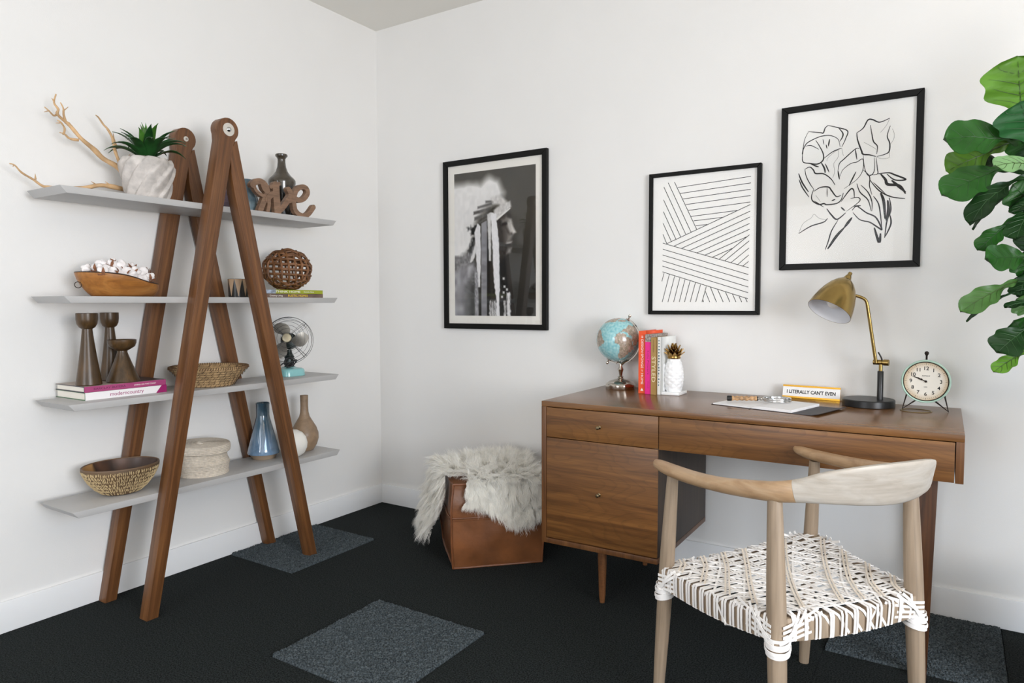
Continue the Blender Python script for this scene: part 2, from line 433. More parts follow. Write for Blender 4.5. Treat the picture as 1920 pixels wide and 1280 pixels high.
# ================================================================ TOP SHELF
z1 = SH[1]
def pot_succulent():
    t = thing('potted_succulent', 'spiky green succulent in a ribbed grey-white stone pot on the top shelf', 'plant', (0.203, -1.488, z1))
    def f(u, v):
        z = v*0.156
        tw = 2*PI*u-v*1.35
        r = 0.070+0.025*min(1, v/0.82)**0.9-(0.014*(max(0, (v-0.82)/0.18))**1.5)
        rib = abs(math.sin(tw*6/1.0*0.5*1.0*2/2*1.0))**0.8
        fl = 1-((tw*10/(2*PI)) % 1.0)
        r += -0.004+0.013*(fl**1.2)*min(1, (1-fl)*7+0.15)
        return (r*math.cos(2*PI*u), r*math.sin(2*PI*u), z)
    g = G(); g.surf(f, 180, 22, cu=True)
    n = len(g.v); k = 23
    g.f.append(tuple(i*k for i in range(180))[::-1])
    pm = mat('chalky_stone', (190, 183, 177), 0.8, var=0.2, vscale=34, bump=0.4, bscale=90)
    pot = build('pot', g, pm, t, smooth=50)
    g = G(); g.lathe([(0, 0.146), (0.076, 0.146), (0.082, 0.155)], 32); build('soil', g, mat('stony_soil', (120, 110, 98), 0.95, bump=0.6), pot)
    lm = mat('succulent_leaf', (26, 66, 26), 0.38, var=0.45, vscale=30); lm2 = mat('succulent_leaf_young', (66, 112, 38), 0.4, var=0.35, vscale=30)
    random.seed(5)
    specs = []
    for i in range(12): specs.append((i*30+random.uniform(-8, 8), random.uniform(0.145, 0.18), random.uniform(15, 32), 1.25))
    for i in range(13): specs.append((i*27.7+random.uniform(-8, 8), random.uniform(0.13, 0.165), random.uniform(38, 56), 0.7))
    for i in range(8): specs.append((i*45+10, random.uniform(0.115, 0.15), random.uniform(66, 84), 0.25))
    for az, L, el, droop in specs:
        a = R(az); g = G(); e0 = R(el); path = []; p = np.array([0.012, 0.0]); 
        n = 10; ang = e0+0.5
        rows = []
        for i in range(n+1):
            s = i/n; rows.append((p.copy(), ang))
            p = p+np.array([math.cos(ang), math.sin(ang)])*L/n
            ang -= (droop+0.5)/n*(0.4+1.2*s)
        v = []; 
        for i, (q, an) in enumerate(rows):
            s = i/n; w = 0.0165*(math.sin(PI*min(1, 0.22+s*0.78))**0.8)*(1-s**6)+0.0003
            for c, dz in ((-1, 0.35*w), (0, -0.1*w), (1, 0.35*w)):
                x = q[0]-math.sin(an)*dz*0; y = c*w; z = q[1]+dz
                v.append((x*math.cos(a)-y*math.sin(a), x*math.sin(a)+y*math.cos(a), 0.15+z))
        m2 = [(x, y, z-0.0018) for x, y, z in v]; nv = len(v)
        f = []
        for i in range(n):
            for j in range(2):
                q = (i*3+j, (i+1)*3+j, (i+1)*3+j+1, i*3+j+1); f.append(q); f.append(tuple(k+nv for k in q[::-1]))
        for i in range(n):
            for j in (0, 2): f.append((i*3+j, (i+1)*3+j, (i+1)*3+j+nv, i*3+j+nv))
        g.add(v+m2, f); build('leaf', g, lm2 if el > 50 else lm, t, smooth=60)
pot_succulent()

def driftwood():
    X = 0.1
    BR = [([(-1.4975, 1.592), (-1.5193, 1.655), (-1.5414, 1.7047), (-1.5969, 1.7336), (-1.6325, 1.761), (-1.6812, 1.7924), (-1.7143, 1.833), (-1.7275, 1.8446), (-1.757, 1.8632), (-1.7547, 1.8815), (-1.7638, 1.9042), (-1.7561, 1.9362)], 0.0125, 0.002),
     ([(-1.7275, 1.8446), (-1.7334, 1.8685), (-1.7378, 1.889), (-1.7454, 1.9086)], 0.005, 0.0015), ([(-1.7329, 1.8829), (-1.7188, 1.8987)], 0.002, 0.001),
     ([(-1.757, 1.8632), (-1.7671, 1.8574), (-1.7864, 1.869), (-1.7989, 1.8801)], 0.004, 0.0015), ([(-1.7864, 1.869), (-1.7996, 1.8625)], 0.002, 0.0008),
     ([(-1.7638, 1.9042), (-1.7732, 1.9179)], 0.003, 0.001), ([(-1.6849, 1.7862), (-1.716, 1.7857), (-1.736, 1.7961), (-1.7526, 1.8)], 0.0055, 0.0015),
     ([(-1.736, 1.7961), (-1.7318, 1.8185), (-1.748, 1.8366), (-1.7578, 1.8417)], 0.0045, 0.002), ([(-1.748, 1.8348), (-1.7621, 1.8318)], 0.002, 0.001),
     ([(-1.5226, 1.6923), (-1.5333, 1.7176), (-1.5508, 1.7683), (-1.5643, 1.8153), (-1.582, 1.8458), (-1.5926, 1.8624), (-1.6101, 1.8848), (-1.6245, 1.8891)], 0.0075, 0.0018),
     ([(-1.55, 1.7913), (-1.553, 1.8136), (-1.5599, 1.8351)], 0.004, 0.001), ([(-1.5272, 1.7263), (-1.517, 1.7434), (-1.4967, 1.7663)], 0.003, 0.001), ([(-1.5508, 1.7683), (-1.567, 1.775)], 0.002, 0.0006),
     ([(-1.5013, 1.6254), (-1.5743, 1.6309), (-1.6225, 1.628), (-1.6622, 1.6151), (-1.7218, 1.6050), (-1.7957, 1.5980), (-1.8185, 1.6001), (-1.8403, 1.6185), (-1.877, 1.6373), (-1.9007, 1.6575), (-1.9156, 1.6619)], 0.009, 0.0018),
     ([(-1.5741, 1.6347), (-1.5961, 1.6468)], 0.003, 0.0008), ([(-1.6297, 1.6307), (-1.6475, 1.6394)], 0.003, 0.0008), ([(-1.8355, 1.6192), (-1.8363, 1.6401)], 0.0035, 0.0006), ([(-1.9039, 1.6536), (-1.9005, 1.6627)], 0.002, 0.0006),
     ([(-1.685, 1.79), (-1.674, 1.80)], 0.002, 0.0006)]
    g = G(); random.seed(2)
    for pts, r0, r1 in BR:
        sp = smooth_path([(X+0.006*math.sin(i*1.7+len(pts)), y, z) for i, (y, z) in enumerate(pts)], 4) if len(pts) > 2 else [(X, *pts[0]), (X, *pts[1])]
        n = len(sp); rad = [(r0+(r1-r0)*i/(n-1))*(1+random.uniform(-0.12, 0.16)) for i in range(n)]
        g.tube(sp, rad, 8)
    o = build('driftwood_branch', g, M['rawwood'], smooth=60)
    tag(o, 'bare pale driftwood branch with forked twigs lying on the top shelf behind the stone pot', 'branch')
driftwood()

def vase(name, label, loc, prof, m, n=40, sx=1, cat='vase'):
    t = build(name, G().lathe(prof, n, sx=sx), m, loc=loc, smooth=35)
    return tag(t, label, cat)
def twotone(name, low, high, zsplit, rough=0.2, soft=0.01, coat=0.4):
    m, N, L, b = newmat(name)
    tc = N.new('ShaderNodeTexCoord'); sp = N.new('ShaderNodeSeparateXYZ'); L.new(tc.outputs['Object'], sp.inputs[0])
    n = N.new('ShaderNodeTexNoise'); n.inputs['Scale'].default_value = 30; n.inputs['Detail'].default_value = 5; L.new(tc.outputs['Object'], n.inputs['Vector'])
    ad = N.new('ShaderNodeMath'); ad.operation = 'MULTIPLY_ADD'; ad.inputs[1].default_value = soft*2; L.new(n.outputs['Fac'], ad.inputs[0]); L.new(sp.outputs['Z'], ad.inputs[2])
    mr = N.new('ShaderNodeMapRange'); mr.inputs['From Min'].default_value = zsplit; mr.inputs['From Max'].default_value = zsplit+soft*1.2; L.new(ad.outputs[0], mr.inputs['Value'])
    r = N.new('ShaderNodeValToRGB'); r.color_ramp.elements[0].color = rgb(*low); r.color_ramp.elements[1].color = rgb(*high)
    L.new(mr.outputs[0], r.inputs[0])
    mx = N.new('ShaderNodeMix'); mx.data_type = 'RGBA'; mx.blend_type = 'MULTIPLY'; mx.inputs['Factor'].default_value = 0.5
    r2 = N.new('ShaderNodeValToRGB'); r2.color_ramp.elements[0].position = 0.3; r2.color_ramp.elements[0].color = (.35, .35, .35, 1); r2.color_ramp.elements[1].position = 0.6
    L.new(n.outputs['Fac'], r2.inputs[0]); L.new(r.outputs[0], mx.inputs['A']); L.new(r2.outputs[0], mx.inputs['B'])
    L.new(mx.outputs['Result'], b.inputs['Base Color']); b.inputs['Roughness'].default_value = rough; b.inputs['Coat Weight'].default_value = coat
    return m
# dark bottle vase: shoulders at 0.18, flared lip
prof = [(0.056, 0), (0.060, 0.01), (0.061, 0.16), (0.0635, 0.172), (0.0635, 0.182), (0.058, 0.192), (0.042, 0.207), (0.028, 0.226), (0.0205, 0.248), (0.018, 0.270), (0.018, 0.285), (0.0235, 0.294), (0.028, 0.298), (0.0285, 0.304), (0.026, 0.308), (0.020, 0.306), (0.014, 0.29), (0.014, 0.25), (0, 0.2)]
vase('bottle_vase', 'dark brown stoneware bottle vase with narrow flared neck behind the wooden word sign', (0.13, -0.790, z1), prof, twotone('dark_stoneware', (26, 25, 22), (70, 62, 50), 0.155, 0.22))
prof = [(0.060, 0), (0.072, 0.012), (0.075, 0.03), (0.070, 0.06), (0.055, 0.12), (0.046, 0.145), (0.045, 0.150), (0.041, 0.150), (0.045, 0.12), (0.062, 0.05), (0, 0.02)]
vase('tapered_vase', 'squat blue-grey glazed vase on the top shelf beside the front wooden post', (0.170, -1.022, z1), [(r*0.74, z) for r, z in prof], twotone('blue_grey_glaze', (122, 142, 150), (92, 112, 122), 0.05, 0.15))
def ribbed_vase():
    prof = [(0.034, 0)]
    for i in range(56):
        z = 0.004+i*0.0025; r = 0.038+0.005*math.sin(i/56*PI)
        prof.append((r+(0.0014 if i % 2 else -0.0006), z))
    prof += [(0.036, 0.146), (0.033, 0.146), (0.034, 0.02), (0, 0.015)]
    o = build('ribbed_vase', G().lathe(prof, 40), mat('lavender_glaze', (128, 112, 124), 0.35, var=0.15, vscale=20), loc=(0.120, -1.110, z1), smooth=30)
    tag(o, 'lavender-brown ribbed pot seen between the wooden posts on the top shelf', 'vase')
ribbed_vase()
def word_sign():
    OV = {'o1': ([(-1.0662, 1.6965), (-1.0531, 1.7091), (-1.0305, 1.7165), (-1.0079, 1.7102), (-0.9936, 1.6931), (-0.9908, 1.6743), (-0.9996, 1.654), (-1.0135, 1.6249), (-1.0281, 1.592)], 0.026),
      'o2': ([(-1.062, 1.697), (-1.0493, 1.6746), (-1.0287, 1.6611), (-1.0094, 1.6554), (-0.99, 1.652)], 0.015), 'o3': ([(-1.02, 1.7065), (-1.011, 1.685), (-0.9951, 1.6745)], 0.013),
      'n1': ([(-0.972, 1.700), (-0.945, 1.712), (-0.928, 1.7193)], 0.016), 'n2': ([(-0.9455, 1.7104), (-0.9438, 1.6691), (-0.9408, 1.6279), (-0.9376, 1.590)], 0.036), 'n3': ([(-0.9927, 1.640), (-0.9821, 1.6558), (-0.965, 1.668), (-0.95, 1.668)], 0.026),
      'n4': ([(-0.985, 1.655), (-0.985, 1.62), (-0.992, 1.592)], 0.018),
      'v1': ([(-0.9376, 1.5945), (-0.9095, 1.6177), (-0.8808, 1.6521), (-0.8654, 1.674), (-0.8677, 1.6908), (-0.8755, 1.7013)], 0.026),
      'e1': ([(-0.8727, 1.651), (-0.8412, 1.6641), (-0.8162, 1.6598), (-0.7867, 1.6721), (-0.7657, 1.6981), (-0.7708, 1.7187), (-0.7928, 1.7244), (-0.8186, 1.7152), (-0.8371, 1.6946), (-0.8468, 1.6648)], 0.023), 'e2': ([(-0.8371, 1.6946), (-0.8468, 1.6648), (-0.8458, 1.6364), (-0.8392, 1.6114), (-0.818, 1.5946), (-0.7888, 1.5909), (-0.7625, 1.6033), (-0.7316, 1.6381)], 0.023)}
    g = G(); X = 0.268
    for kk, (pts, w) in enumerate(OV.values()):
        sp = smooth_path(pts, 5)
        sp = [(X+0.00035*kk, y, z-0.004) for y, z in sp]
        g.rect_sweep(sp, w, 0.022, up=(1, 0, 0))
        for q in (sp[0], sp[-1]):
            h = G(); h.lathe([(w/2, -0.0108), (w/2, 0.0108)], 14); h.v = [(q[0]+c, q[1]+a, q[2]+b) for a, b, c in h.v]; g.add(h.v, h.f)
    zmin = min(p[2] for p in g.v); g.v = [(x, y, max(z, z1+0.0005)) for x, y, z in g.v]
    o = build('word_sign', g, wood('cut_plywood', [(0.25, (104, 78, 60)), (0.5, (132, 102, 80)), (0.8, (150, 118, 94))], (2, 2, 9), 6, 1.0, 0.5, (4, 4, 260), 0.25), smooth=30)
    tag(o, 'cut-out wooden script word sign reading ove standing at the right of the top shelf', 'sign')
word_sign()

# ================================================================ SECOND SHELF
z2 = SH[2]
BL = (0.18, -1.603, z2)
def dough_bowl():
    t = thing('dough_bowl', 'carved amber wooden dough bowl with wavy dark rim holding cotton on the second shelf', 'bowl', BL)
    hy = 0.147; hx = 0.102
    def rimz(yy): # -1..1, left end high, right end low
        s = (yy+1)/2
        return 0.086-0.040*(1/(1+math.exp(-(s-0.60)*9)))+0.006*math.cos(s*PI*2)*0.2
    def outer(u, v):
        a = 2*PI*u; c, s = math.cos(a), math.sin(a)
        k = 0.74+0.26*(math.sin(v*PI/2)**0.9); kx = 0.55+0.45*math.sin(v*PI/2)**0.8
        y = s*hy*k; x = c*hx*kx
        return (x, y+0.018*(1-v), rimz(s)*v**1.1)
    def inner(u, v):
        a = 2*PI*u; c, s = math.cos(a), math.sin(a)
        w_ = 1-v; k = 0.95*(0.70+0.30*(math.sin(w_*PI/2)**0.9)); kx = 0.93*(0.5+0.5*math.sin(w_*PI/2)**0.8)
        return (c*hx*kx, s*hy*k+0.016*(1-w_), 0.008+(rimz(s)-0.006)*w_**1.1)
    g = G(); n, m = 64, 12
    g.surf(outer, n, m, cu=True); k = m+1
    g.f.append(tuple(i*k for i in range(n))[::-1]); g.m.append(0)
    o1 = len(g.v); g.surf(inner, n, m, cu=True); g.f.append(tuple(o1+i*k+m for i in range(n))); g.m.append(0)
    for i in range(n):
        j = (i+1) % n; g.f.append((i*k+m, j*k+m, o1+j*k, o1+i*k)); g.m.append(0)
    build('body', g, wood('amber_wood', [(0.2, (124, 74, 28)), (0.5, (160, 104, 46)), (0.8, (178, 124, 62))], (5, 1.2, 5), 5, 1.2, 0.4, (120, 4, 120), 0.2), t, smooth=60)
    path = []
    for i in range(64):
        x, y, z = outer(i/64, 1.0); path.append((x*0.98, y*0.98, z+0.0005))
    g = G(); g.tube(path, 0.0032, 6, closed=True); build('rim', g, mat('charred_rim', (48, 30, 20), 0.6), t)
    ring = [(0.0, -0.142+0.012*math.cos(a), 0.042+0.011*math.sin(a)) for a in [2*PI*i/24 for i in range(24)]]
    g = G(); g.tube(ring, 0.0014, 6, closed=True); build('ring_handle', g, mat('iron_wire', (60, 52, 42), 0.5, 0.8), t)
dough_bowl()
def cotton():
    cm = mat('cotton_fluff', (236, 230, 228), 0.95, var=0.05, vscale=60, bump=0.4, bscale=160, sheen=0.5)
    hm = mat('dried_husk', (128, 84, 58), 0.8)
    random.seed(11)
    t0 = thing('cotton_boll', 'fluffy white cotton boll with brown husk in the wooden dough bowl', 'cotton boll', (0, 0, 0), 0, 'cotton bolls heaped in the dough bowl')
    def fl(u, v):
        a = 2*PI*u; b = PI*v; r = 0.0165*(1+0.17*math.cos(4*a)*math.sin(b)**2)+0.0012*mnoise.noise(Vector((math.cos(a)*3, math.sin(a)*3, b*2)))
        return (r*math.sin(b)*math.cos(a), r*math.sin(b)*math.sin(a), -r*math.cos(b)*0.9)
    g = G(); g.surf(fl, 24, 12, cu=True); build('fluff', g, cm, t0, smooth=80)
    g = G()
    for k in range(4):
        a = k*PI/2+PI/4
        v = []
        for i, (r, z, w) in enumerate(((0.002, -0.017, 0.003), (0.012, -0.0155, 0.0045), (0.0178, -0.008, 0.0022), (0.0192, -0.002, 0.0004))):
            for s in (-1, 1): v.append((r*math.cos(a)-s*w*math.sin(a), r*math.sin(a)+s*w*math.cos(a), z))
        vv = v+[(x*1.06, y*1.06, z-0.0012) for x, y, z in v]
        f = [];
        for i in range(3):
            q = (2*i, 2*i+1, 2*i+3, 2*i+2); f += [q, tuple(j+8 for j in q[::-1]), (2*i, 2*i+2, 2*i+10, 2*i+8), (2*i+1, 2*i+3, 2*i+11, 2*i+9)]
        g.add(vv, f)
    build('husk', g, hm, t0)
    spots = []
    # heaped rows: (y, height) profile of the pile
    for layer, (zz, half, xw, n) in enumerate(((0.045, 0.100, 0.045, 12), (0.074, 0.112, 0.052, 15), (0.100, 0.100, 0.035, 12), (0.122, 0.055, 0.015, 5))):
        for i in range(n):
            yy = -half+2*half*(i+0.5)/n; xx = xw*(1 if i % 2 else -1)*random.uniform(0.5, 1)
            z = zz-0.10*max(0, yy)*(0.6)
            spots.append((xx, yy*0.93-(0.010 if layer > 1 else 0)+random.uniform(-0.006, 0.006), z+random.uniform(-0.004, 0.004)))
    spots += [(0.02, 0.085, 0.100), (-0.01, 0.06, 0.116), (0.045, 0.10, 0.076), (0.05, 0.03, 0.085), (0.0, 0.10, 0.098), (0.06, -0.05, 0.092), (0.062, -0.085, 0.09)]
    for i, (x, y, z) in enumerate(spots):
        if i == 0: r = t0
        else:
            r = t0.copy(); C.objects.link(r)
            for ch in list(t0.children):
                c = ch.copy(); C.objects.link(c); c.parent = r
        r.location = (BL[0]+x, BL[1]+y, BL[2]+z); r.rotation_euler = (random.uniform(-1.2, 1.2), random.uniform(-0.6, 1.6), random.uniform(0, 6))
        s = random.uniform(1.0, 1.32); r.scale = (s, s, s)
cotton()

def tumbler():
    t = thing('patterned_tumbler', 'small black tumbler with tan spike pattern on the second shelf behind the front post', 'cup', (0.14, -1.052, z2))
    body = build('body', G().lathe([(0.038, 0), (0.040, 0.002), (0.042, 0.083), (0.039, 0.083), (0.036, 0.006), (0, 0.006)], 32), mat('black_lacquer', (24, 22, 20), 0.3), t)
    g = G()
    for k in range(8):
        a = k*PI/4+0.2
        v = []
        for i in range(7):
            s = i/6; z = 0.006+s*0.076; w = 0.015*s+0.0006; r = 0.0403+0.002*s
            for q in (-1, -.5, 0, .5, 1): v.append(((r+.0004)*math.cos(a+q*w/0.041), (r+.0004)*math.sin(a+q*w/0.041), z))
        g.add(v, [(5*i+j, 5*i+j+1, 5*i+j+6, 5*i+j+5) for i in range(6) for j in range(4)])
    build('spike_inlay', g, mat('tan_inlay', (176, 146, 116), 0.5), t, smooth=60)
tumbler()

def woven_ball():
    g = G(); r = 0.106; random.seed(8)
    c = Vector((0.175, -0.806, z2+0.036+0.0985))
    def circ(nrm, off, w=0.0052):
        nrm = Vector(nrm).normalized(); e1 = nrm.orthogonal().normalized(); e2 = nrm.cross(e1)
        rr = math.sqrt(max(1e-6, 1-off*off)); pts = []
        ph = random.uniform(0, 6)
        for i in range(44):
            a = 2*PI*i/44; q = nrm*off+(e1*math.cos(a)+e2*math.sin(a))*rr
            k = r*(1+0.035*math.sin(a*9+ph)); q = q*k
            pts.append((q.x*1.0, q.y*1.04, q.z*0.885))
        g.tube(pts, [w*(1+0.15*math.sin(3*2*PI*i/44)) for i in range(44)], 6, closed=True)
    for off in (-0.75, -0.5, -0.25, 0.0, 0.25, 0.5, 0.75): circ((0.05, 0.02, 1), off)
    for off in (-0.7, -0.42, -0.14, 0.14, 0.42, 0.7): circ((0.45, 0.9, 0.05), off)
    for off in (-0.7, -0.42, -0.14, 0.14, 0.42, 0.7): circ((0.9, -0.45, -0.05), off)
    o = build('woven_ball', g, mat('dark_vine', (118, 78, 46), 0.55, var=0.4, vscale=30, bump=0.3), loc=c, smooth=60)
    zmin = min(v.co.z for v in o.data.vertices); o.location.z = z2+0.0355-zmin
    tag(o, 'brown woven vine ball resting on the two paperbacks on the second shelf', 'ornament')
woven_ball()

def book(name, label, L, D, T, cover, lettering=(), group=None, loc=(0,0,0), rz=0, standing=False, hard=0.0025, cov2=None, cat='book', pm=None):
    """lying flat: length L along local y, depth D along -x (spine at x=0 facing +x), thickness T up."""
    t = thing(name, label, cat, loc, rz, group)
    g = G(); h = hard
    g.box(-h, 0, 0, L, 0, T); g.box(-D, -h, 0, L, 0, h); g.box(-D, -h, 0, L, T-h, T)
    build('cover', g, cover, t, bevel=0.0006, seg=1)
    e = 0.004 if h > 0.001 else 0.0002
    g = G(); g.box(-D+e, -h, e, L-e, h, T-h); build('page_block', g, pm or M['page'], t)
    for spec in lettering:
        s, size, pos, m = spec[:4]; wdt = spec[4] if len(spec) > 4 else None
        tg = text_geo(s, size, 0.0003, width=wdt)
        tg.v = [(0.0003+z, pos+x, T/2+y) for x, y, z in tg.v]
        build('lettering', tg, m, t, smooth=0)
    return t
whitei = mat('white_print', (238, 234, 228), 0.6); yel = mat('yellow_print', (226, 190, 40), 0.6); pink_i = mat('plum_print', (150, 40, 100), 0.6)
gb = book('paperback_book', 'lower paperback with brown spine lettered RUSTIC HOMES under the vine ball', 0.335, 0.21, 0.0175, mat('brown_cover', (104, 84, 74), 0.5, var=0.3, vscale=30), [('RUSTIC HOMES', 0.0145, 0.185, yel, 0.115), ('Country Living', 0.011, 0.062, whitei, 0.07)], loc=(0.284, -1.022, z2), hard=0.0006)
bk = book('paperback_book', 'upper paperback with lime green spine lettered THINK HOME under the vine ball', 0.33, 0.21, 0.0175, mat('lime_cover', (150, 158, 38), 0.45), [('THINK HOME', 0.013, 0.125, whitei, 0.14), ('Ronda Rice', 0.008, 0.245, whitei, 0.06)], loc=(0.286, -1.02, z2+0.0178), hard=0.0006)
g = G(); g.box(0.0002, 0.0006, 0.0, 0.056, 0.0003, 0.0172); build('spine_photo', g, mat('photo_print', (150, 160, 176), 0.5, var=0.6, vscale=60), bk)

# ================================================================ THIRD SHELF
z3 = SH[3]
T1, T2 = 0.0285, 0.0215
b1 = book('hardcover_book', 'lower hardcover with green boards and white spine lettered modern country under the candlesticks', 0.305, 0.215, T1, mat('green_cover', (70, 104, 74), 0.45), [('moderncountry', 0.020, 0.150, pink_i, 0.125), ], loc=(0.238, -1.763, z3), cat='book')
g = G(); g.box(0, 0.0002, 0.0006, 0.3044, 0.0004, T1-0.0004); build('spine_label', g, mat('white_spine', (228, 224, 224), 0.35), b1)
g = G(); g.v = [(0.0004, 0.262, 0.0), (0.0004, 0.3052, 0.0), (0.0004, 0.3052, T1), (0.0004, 0.285, T1), (0.0001, 0.262, 0.0), (0.0001, 0.3052, 0), (0.0001, 0.3052, T1), (0.0001, 0.285, T1)]
g.f = [(0,1,2,3), (7,6,5,4), (0,4,5,1), (1,5,6,2), (2,6,7,3), (3,7,4,0)]; g.m = [0]*6; build('spine_corner', g, mat('magenta_cover', (148, 32, 96), 0.35), b1)
b2 = book('hardcover_book', 'upper hardcover with magenta spine and pale photo cover under the candlesticks', 0.305, 0.21, T2, [mat('charcoal_boards', (52, 48, 58), 0.45), ], [('BARCLAY BUTERA', 0.011, 0.090, mat('plum_ink', (92, 30, 68), 0.5), 0.115), ('LIVING ON THE COAST', 0.007, 0.222, whitei, 0.085)], loc=(0.236, -1.764, z3+T1))
g = G(); g.box(0, 0.0002, 0.0004, 0.3046, 0.0003, T2-0.0002); build('spine_label', g, mat('orchid_spine', (160, 66, 112), 0.35), b2)
g = G(); g.box(-0.2095, -0.0005, 0.0005, 0.3045, T2, T2+0.0004); build('cover_photo', g, mat('beach_photo', (176, 160, 148), 0.4, var=0.35, vscale=9), b2)
g = G(); g.box(-0.2095, -0.0005, 0.205, 0.3045, T2+0.0004, T2+0.0007); build('cover_panel', g, mat('dark_photo', (44, 34, 38), 0.4), b2)
zt = z3+T1+T2+0.0008
cm_ = wood('dark_turned_wood', [(0.2, (46, 33, 17)), (0.5, (72, 52, 28)), (0.8, (94, 68, 38))], (10, 10, 1), 3, 0.8, 0.33, (200, 200, 5), 0.3, spec=0.45)
tall = lambda s, cr: [(0.0, 0), (0.041*s, 0), (0.043*s, 0.003), (0.042*s, 0.01), (0.031*s, 0.085), (0.022*s, 0.155), (0.0175*s, 0.198), (0.0172*s, 0.205), (0.026*s, 0.211), (cr*0.94, 0.224), (cr, 0.240), (cr, 0.262), (cr*0.93, 0.263), (cr*0.6, 0.262), (cr*0.58, 0.24), (0, 0.238)]
vase('tall_candlestick', 'tall dark wooden candlestick at the left end of the stacked books', (0.185, -1.722, zt), tall(1, 0.0355), cm_, cat='candlestick')
vase('tall_candlestick', 'tall dark wooden candlestick standing behind the short wide candlestick', (0.085, -1.590, zt), tall(0.95, 0.0325), cm_, cat='candlestick')
vase('short_candlestick', 'short dark wooden candlestick with a wide saucer cup on the stacked books', (0.185, -1.598, zt), [(0, 0), (0.056, 0), (0.058, 0.003), (0.056, 0.009), (0.042, 0.045), (0.027, 0.085), (0.0178, 0.112), (0.0175, 0.118), (0.028, 0.124), (0.043, 0.134), (0.049, 0.148), (0.0495, 0.160), (0.046, 0.161), (0.041, 0.15), (0.02, 0.138), (0, 0.137)], cm_, cat='candlestick')

def woven_basket():
    t = thing('woven_basket', 'flared oval basket of coiled tan straw with dark stitches on the third shelf', 'basket', (0.185, -1.235, z3))
    prof = [(0.0, 0.0), (0.098, 0.0)]
    rows = 7
    for i in range(rows):
        s = i/rows; s2 = (i+1)/rows
        for q in range(1, 5):
            ss = s+(s2-s)*q/4; r = 0.100+0.062*ss**1.15; z = 0.074*ss
            prof.append((r+0.0032*math.sin(PI*q/4), z))
    prof += [(0.166, 0.079), (0.164, 0.083), (0.158, 0.082), (0.150, 0.07), (0.098, 0.008), (0, 0.007)]
    t.scale = (0.94, 0.94, 1)
    sm = mat('coiled_straw', (172, 142, 102), 0.8, var=0.3, vscale=60, bump=0.6, bscale=120)
    b = build('body', G().lathe(prof, 72), sm, t, smooth=50)
    dk = mat('dark_stitch', (56, 38, 26), 0.8)
    g = G()
    for row in range(rows):
        n = 34; s = (row+0.5)/rows; r = 0.100+0.062*s**1.15+0.0036; z = 0.074*s
        for k in range(n):
            a = 2*PI*(k+row*0.5+0.25*math.sin(row*2.1))/n; da = 0.034
            p = [((r)*math.cos(a-da), r*math.sin(a-da), z-0.005), ((r+0.0012)*math.cos(a), (r+0.0012)*math.sin(a), z), ((r+0.003)*math.cos(a+da), (r+0.003)*math.sin(a+da), z+0.005)]
            g.tube(p, 0.00085, 4)
    o = build('stitches', g, dk, t); o['kind'] = 'stuff'
    g = G(); n = 100
    for k in range(n):
        a = 2*PI*k/n
        p = [(0.1685*math.cos(a), 0.1685*math.sin(a), 0.074), (0.1675*math.cos(a+.02), 0.1675*math.sin(a+.02), 0.083), (0.160*math.cos(a+.03), 0.160*math.sin(a+.03), 0.0845), (0.153*math.cos(a+.03), 0.153*math.sin(a+.03), 0.077)]
        g.tube(p, 0.0015, 4)
    o = build('rim_binding', g, mat('rim_stitch', (98, 72, 48), 0.8), t); o['kind'] = 'stuff'
    g = G()
    for row in range(4):
        r = 0.149-0.012*row
        for k in range(20):
            a = 2*PI*(k+row*0.4)/20; z = 0.0745-0.014*row
            g.tube([(r*math.cos(a), r*math.sin(a), z+0.002), ((r-0.006)*math.cos(a+.05), (r-0.006)*math.sin(a+.05), z-0.006)], 0.0011, 4)
    o = build('inner_stitches', g, dk, t); o['kind'] = 'stuff'
woven_basket()

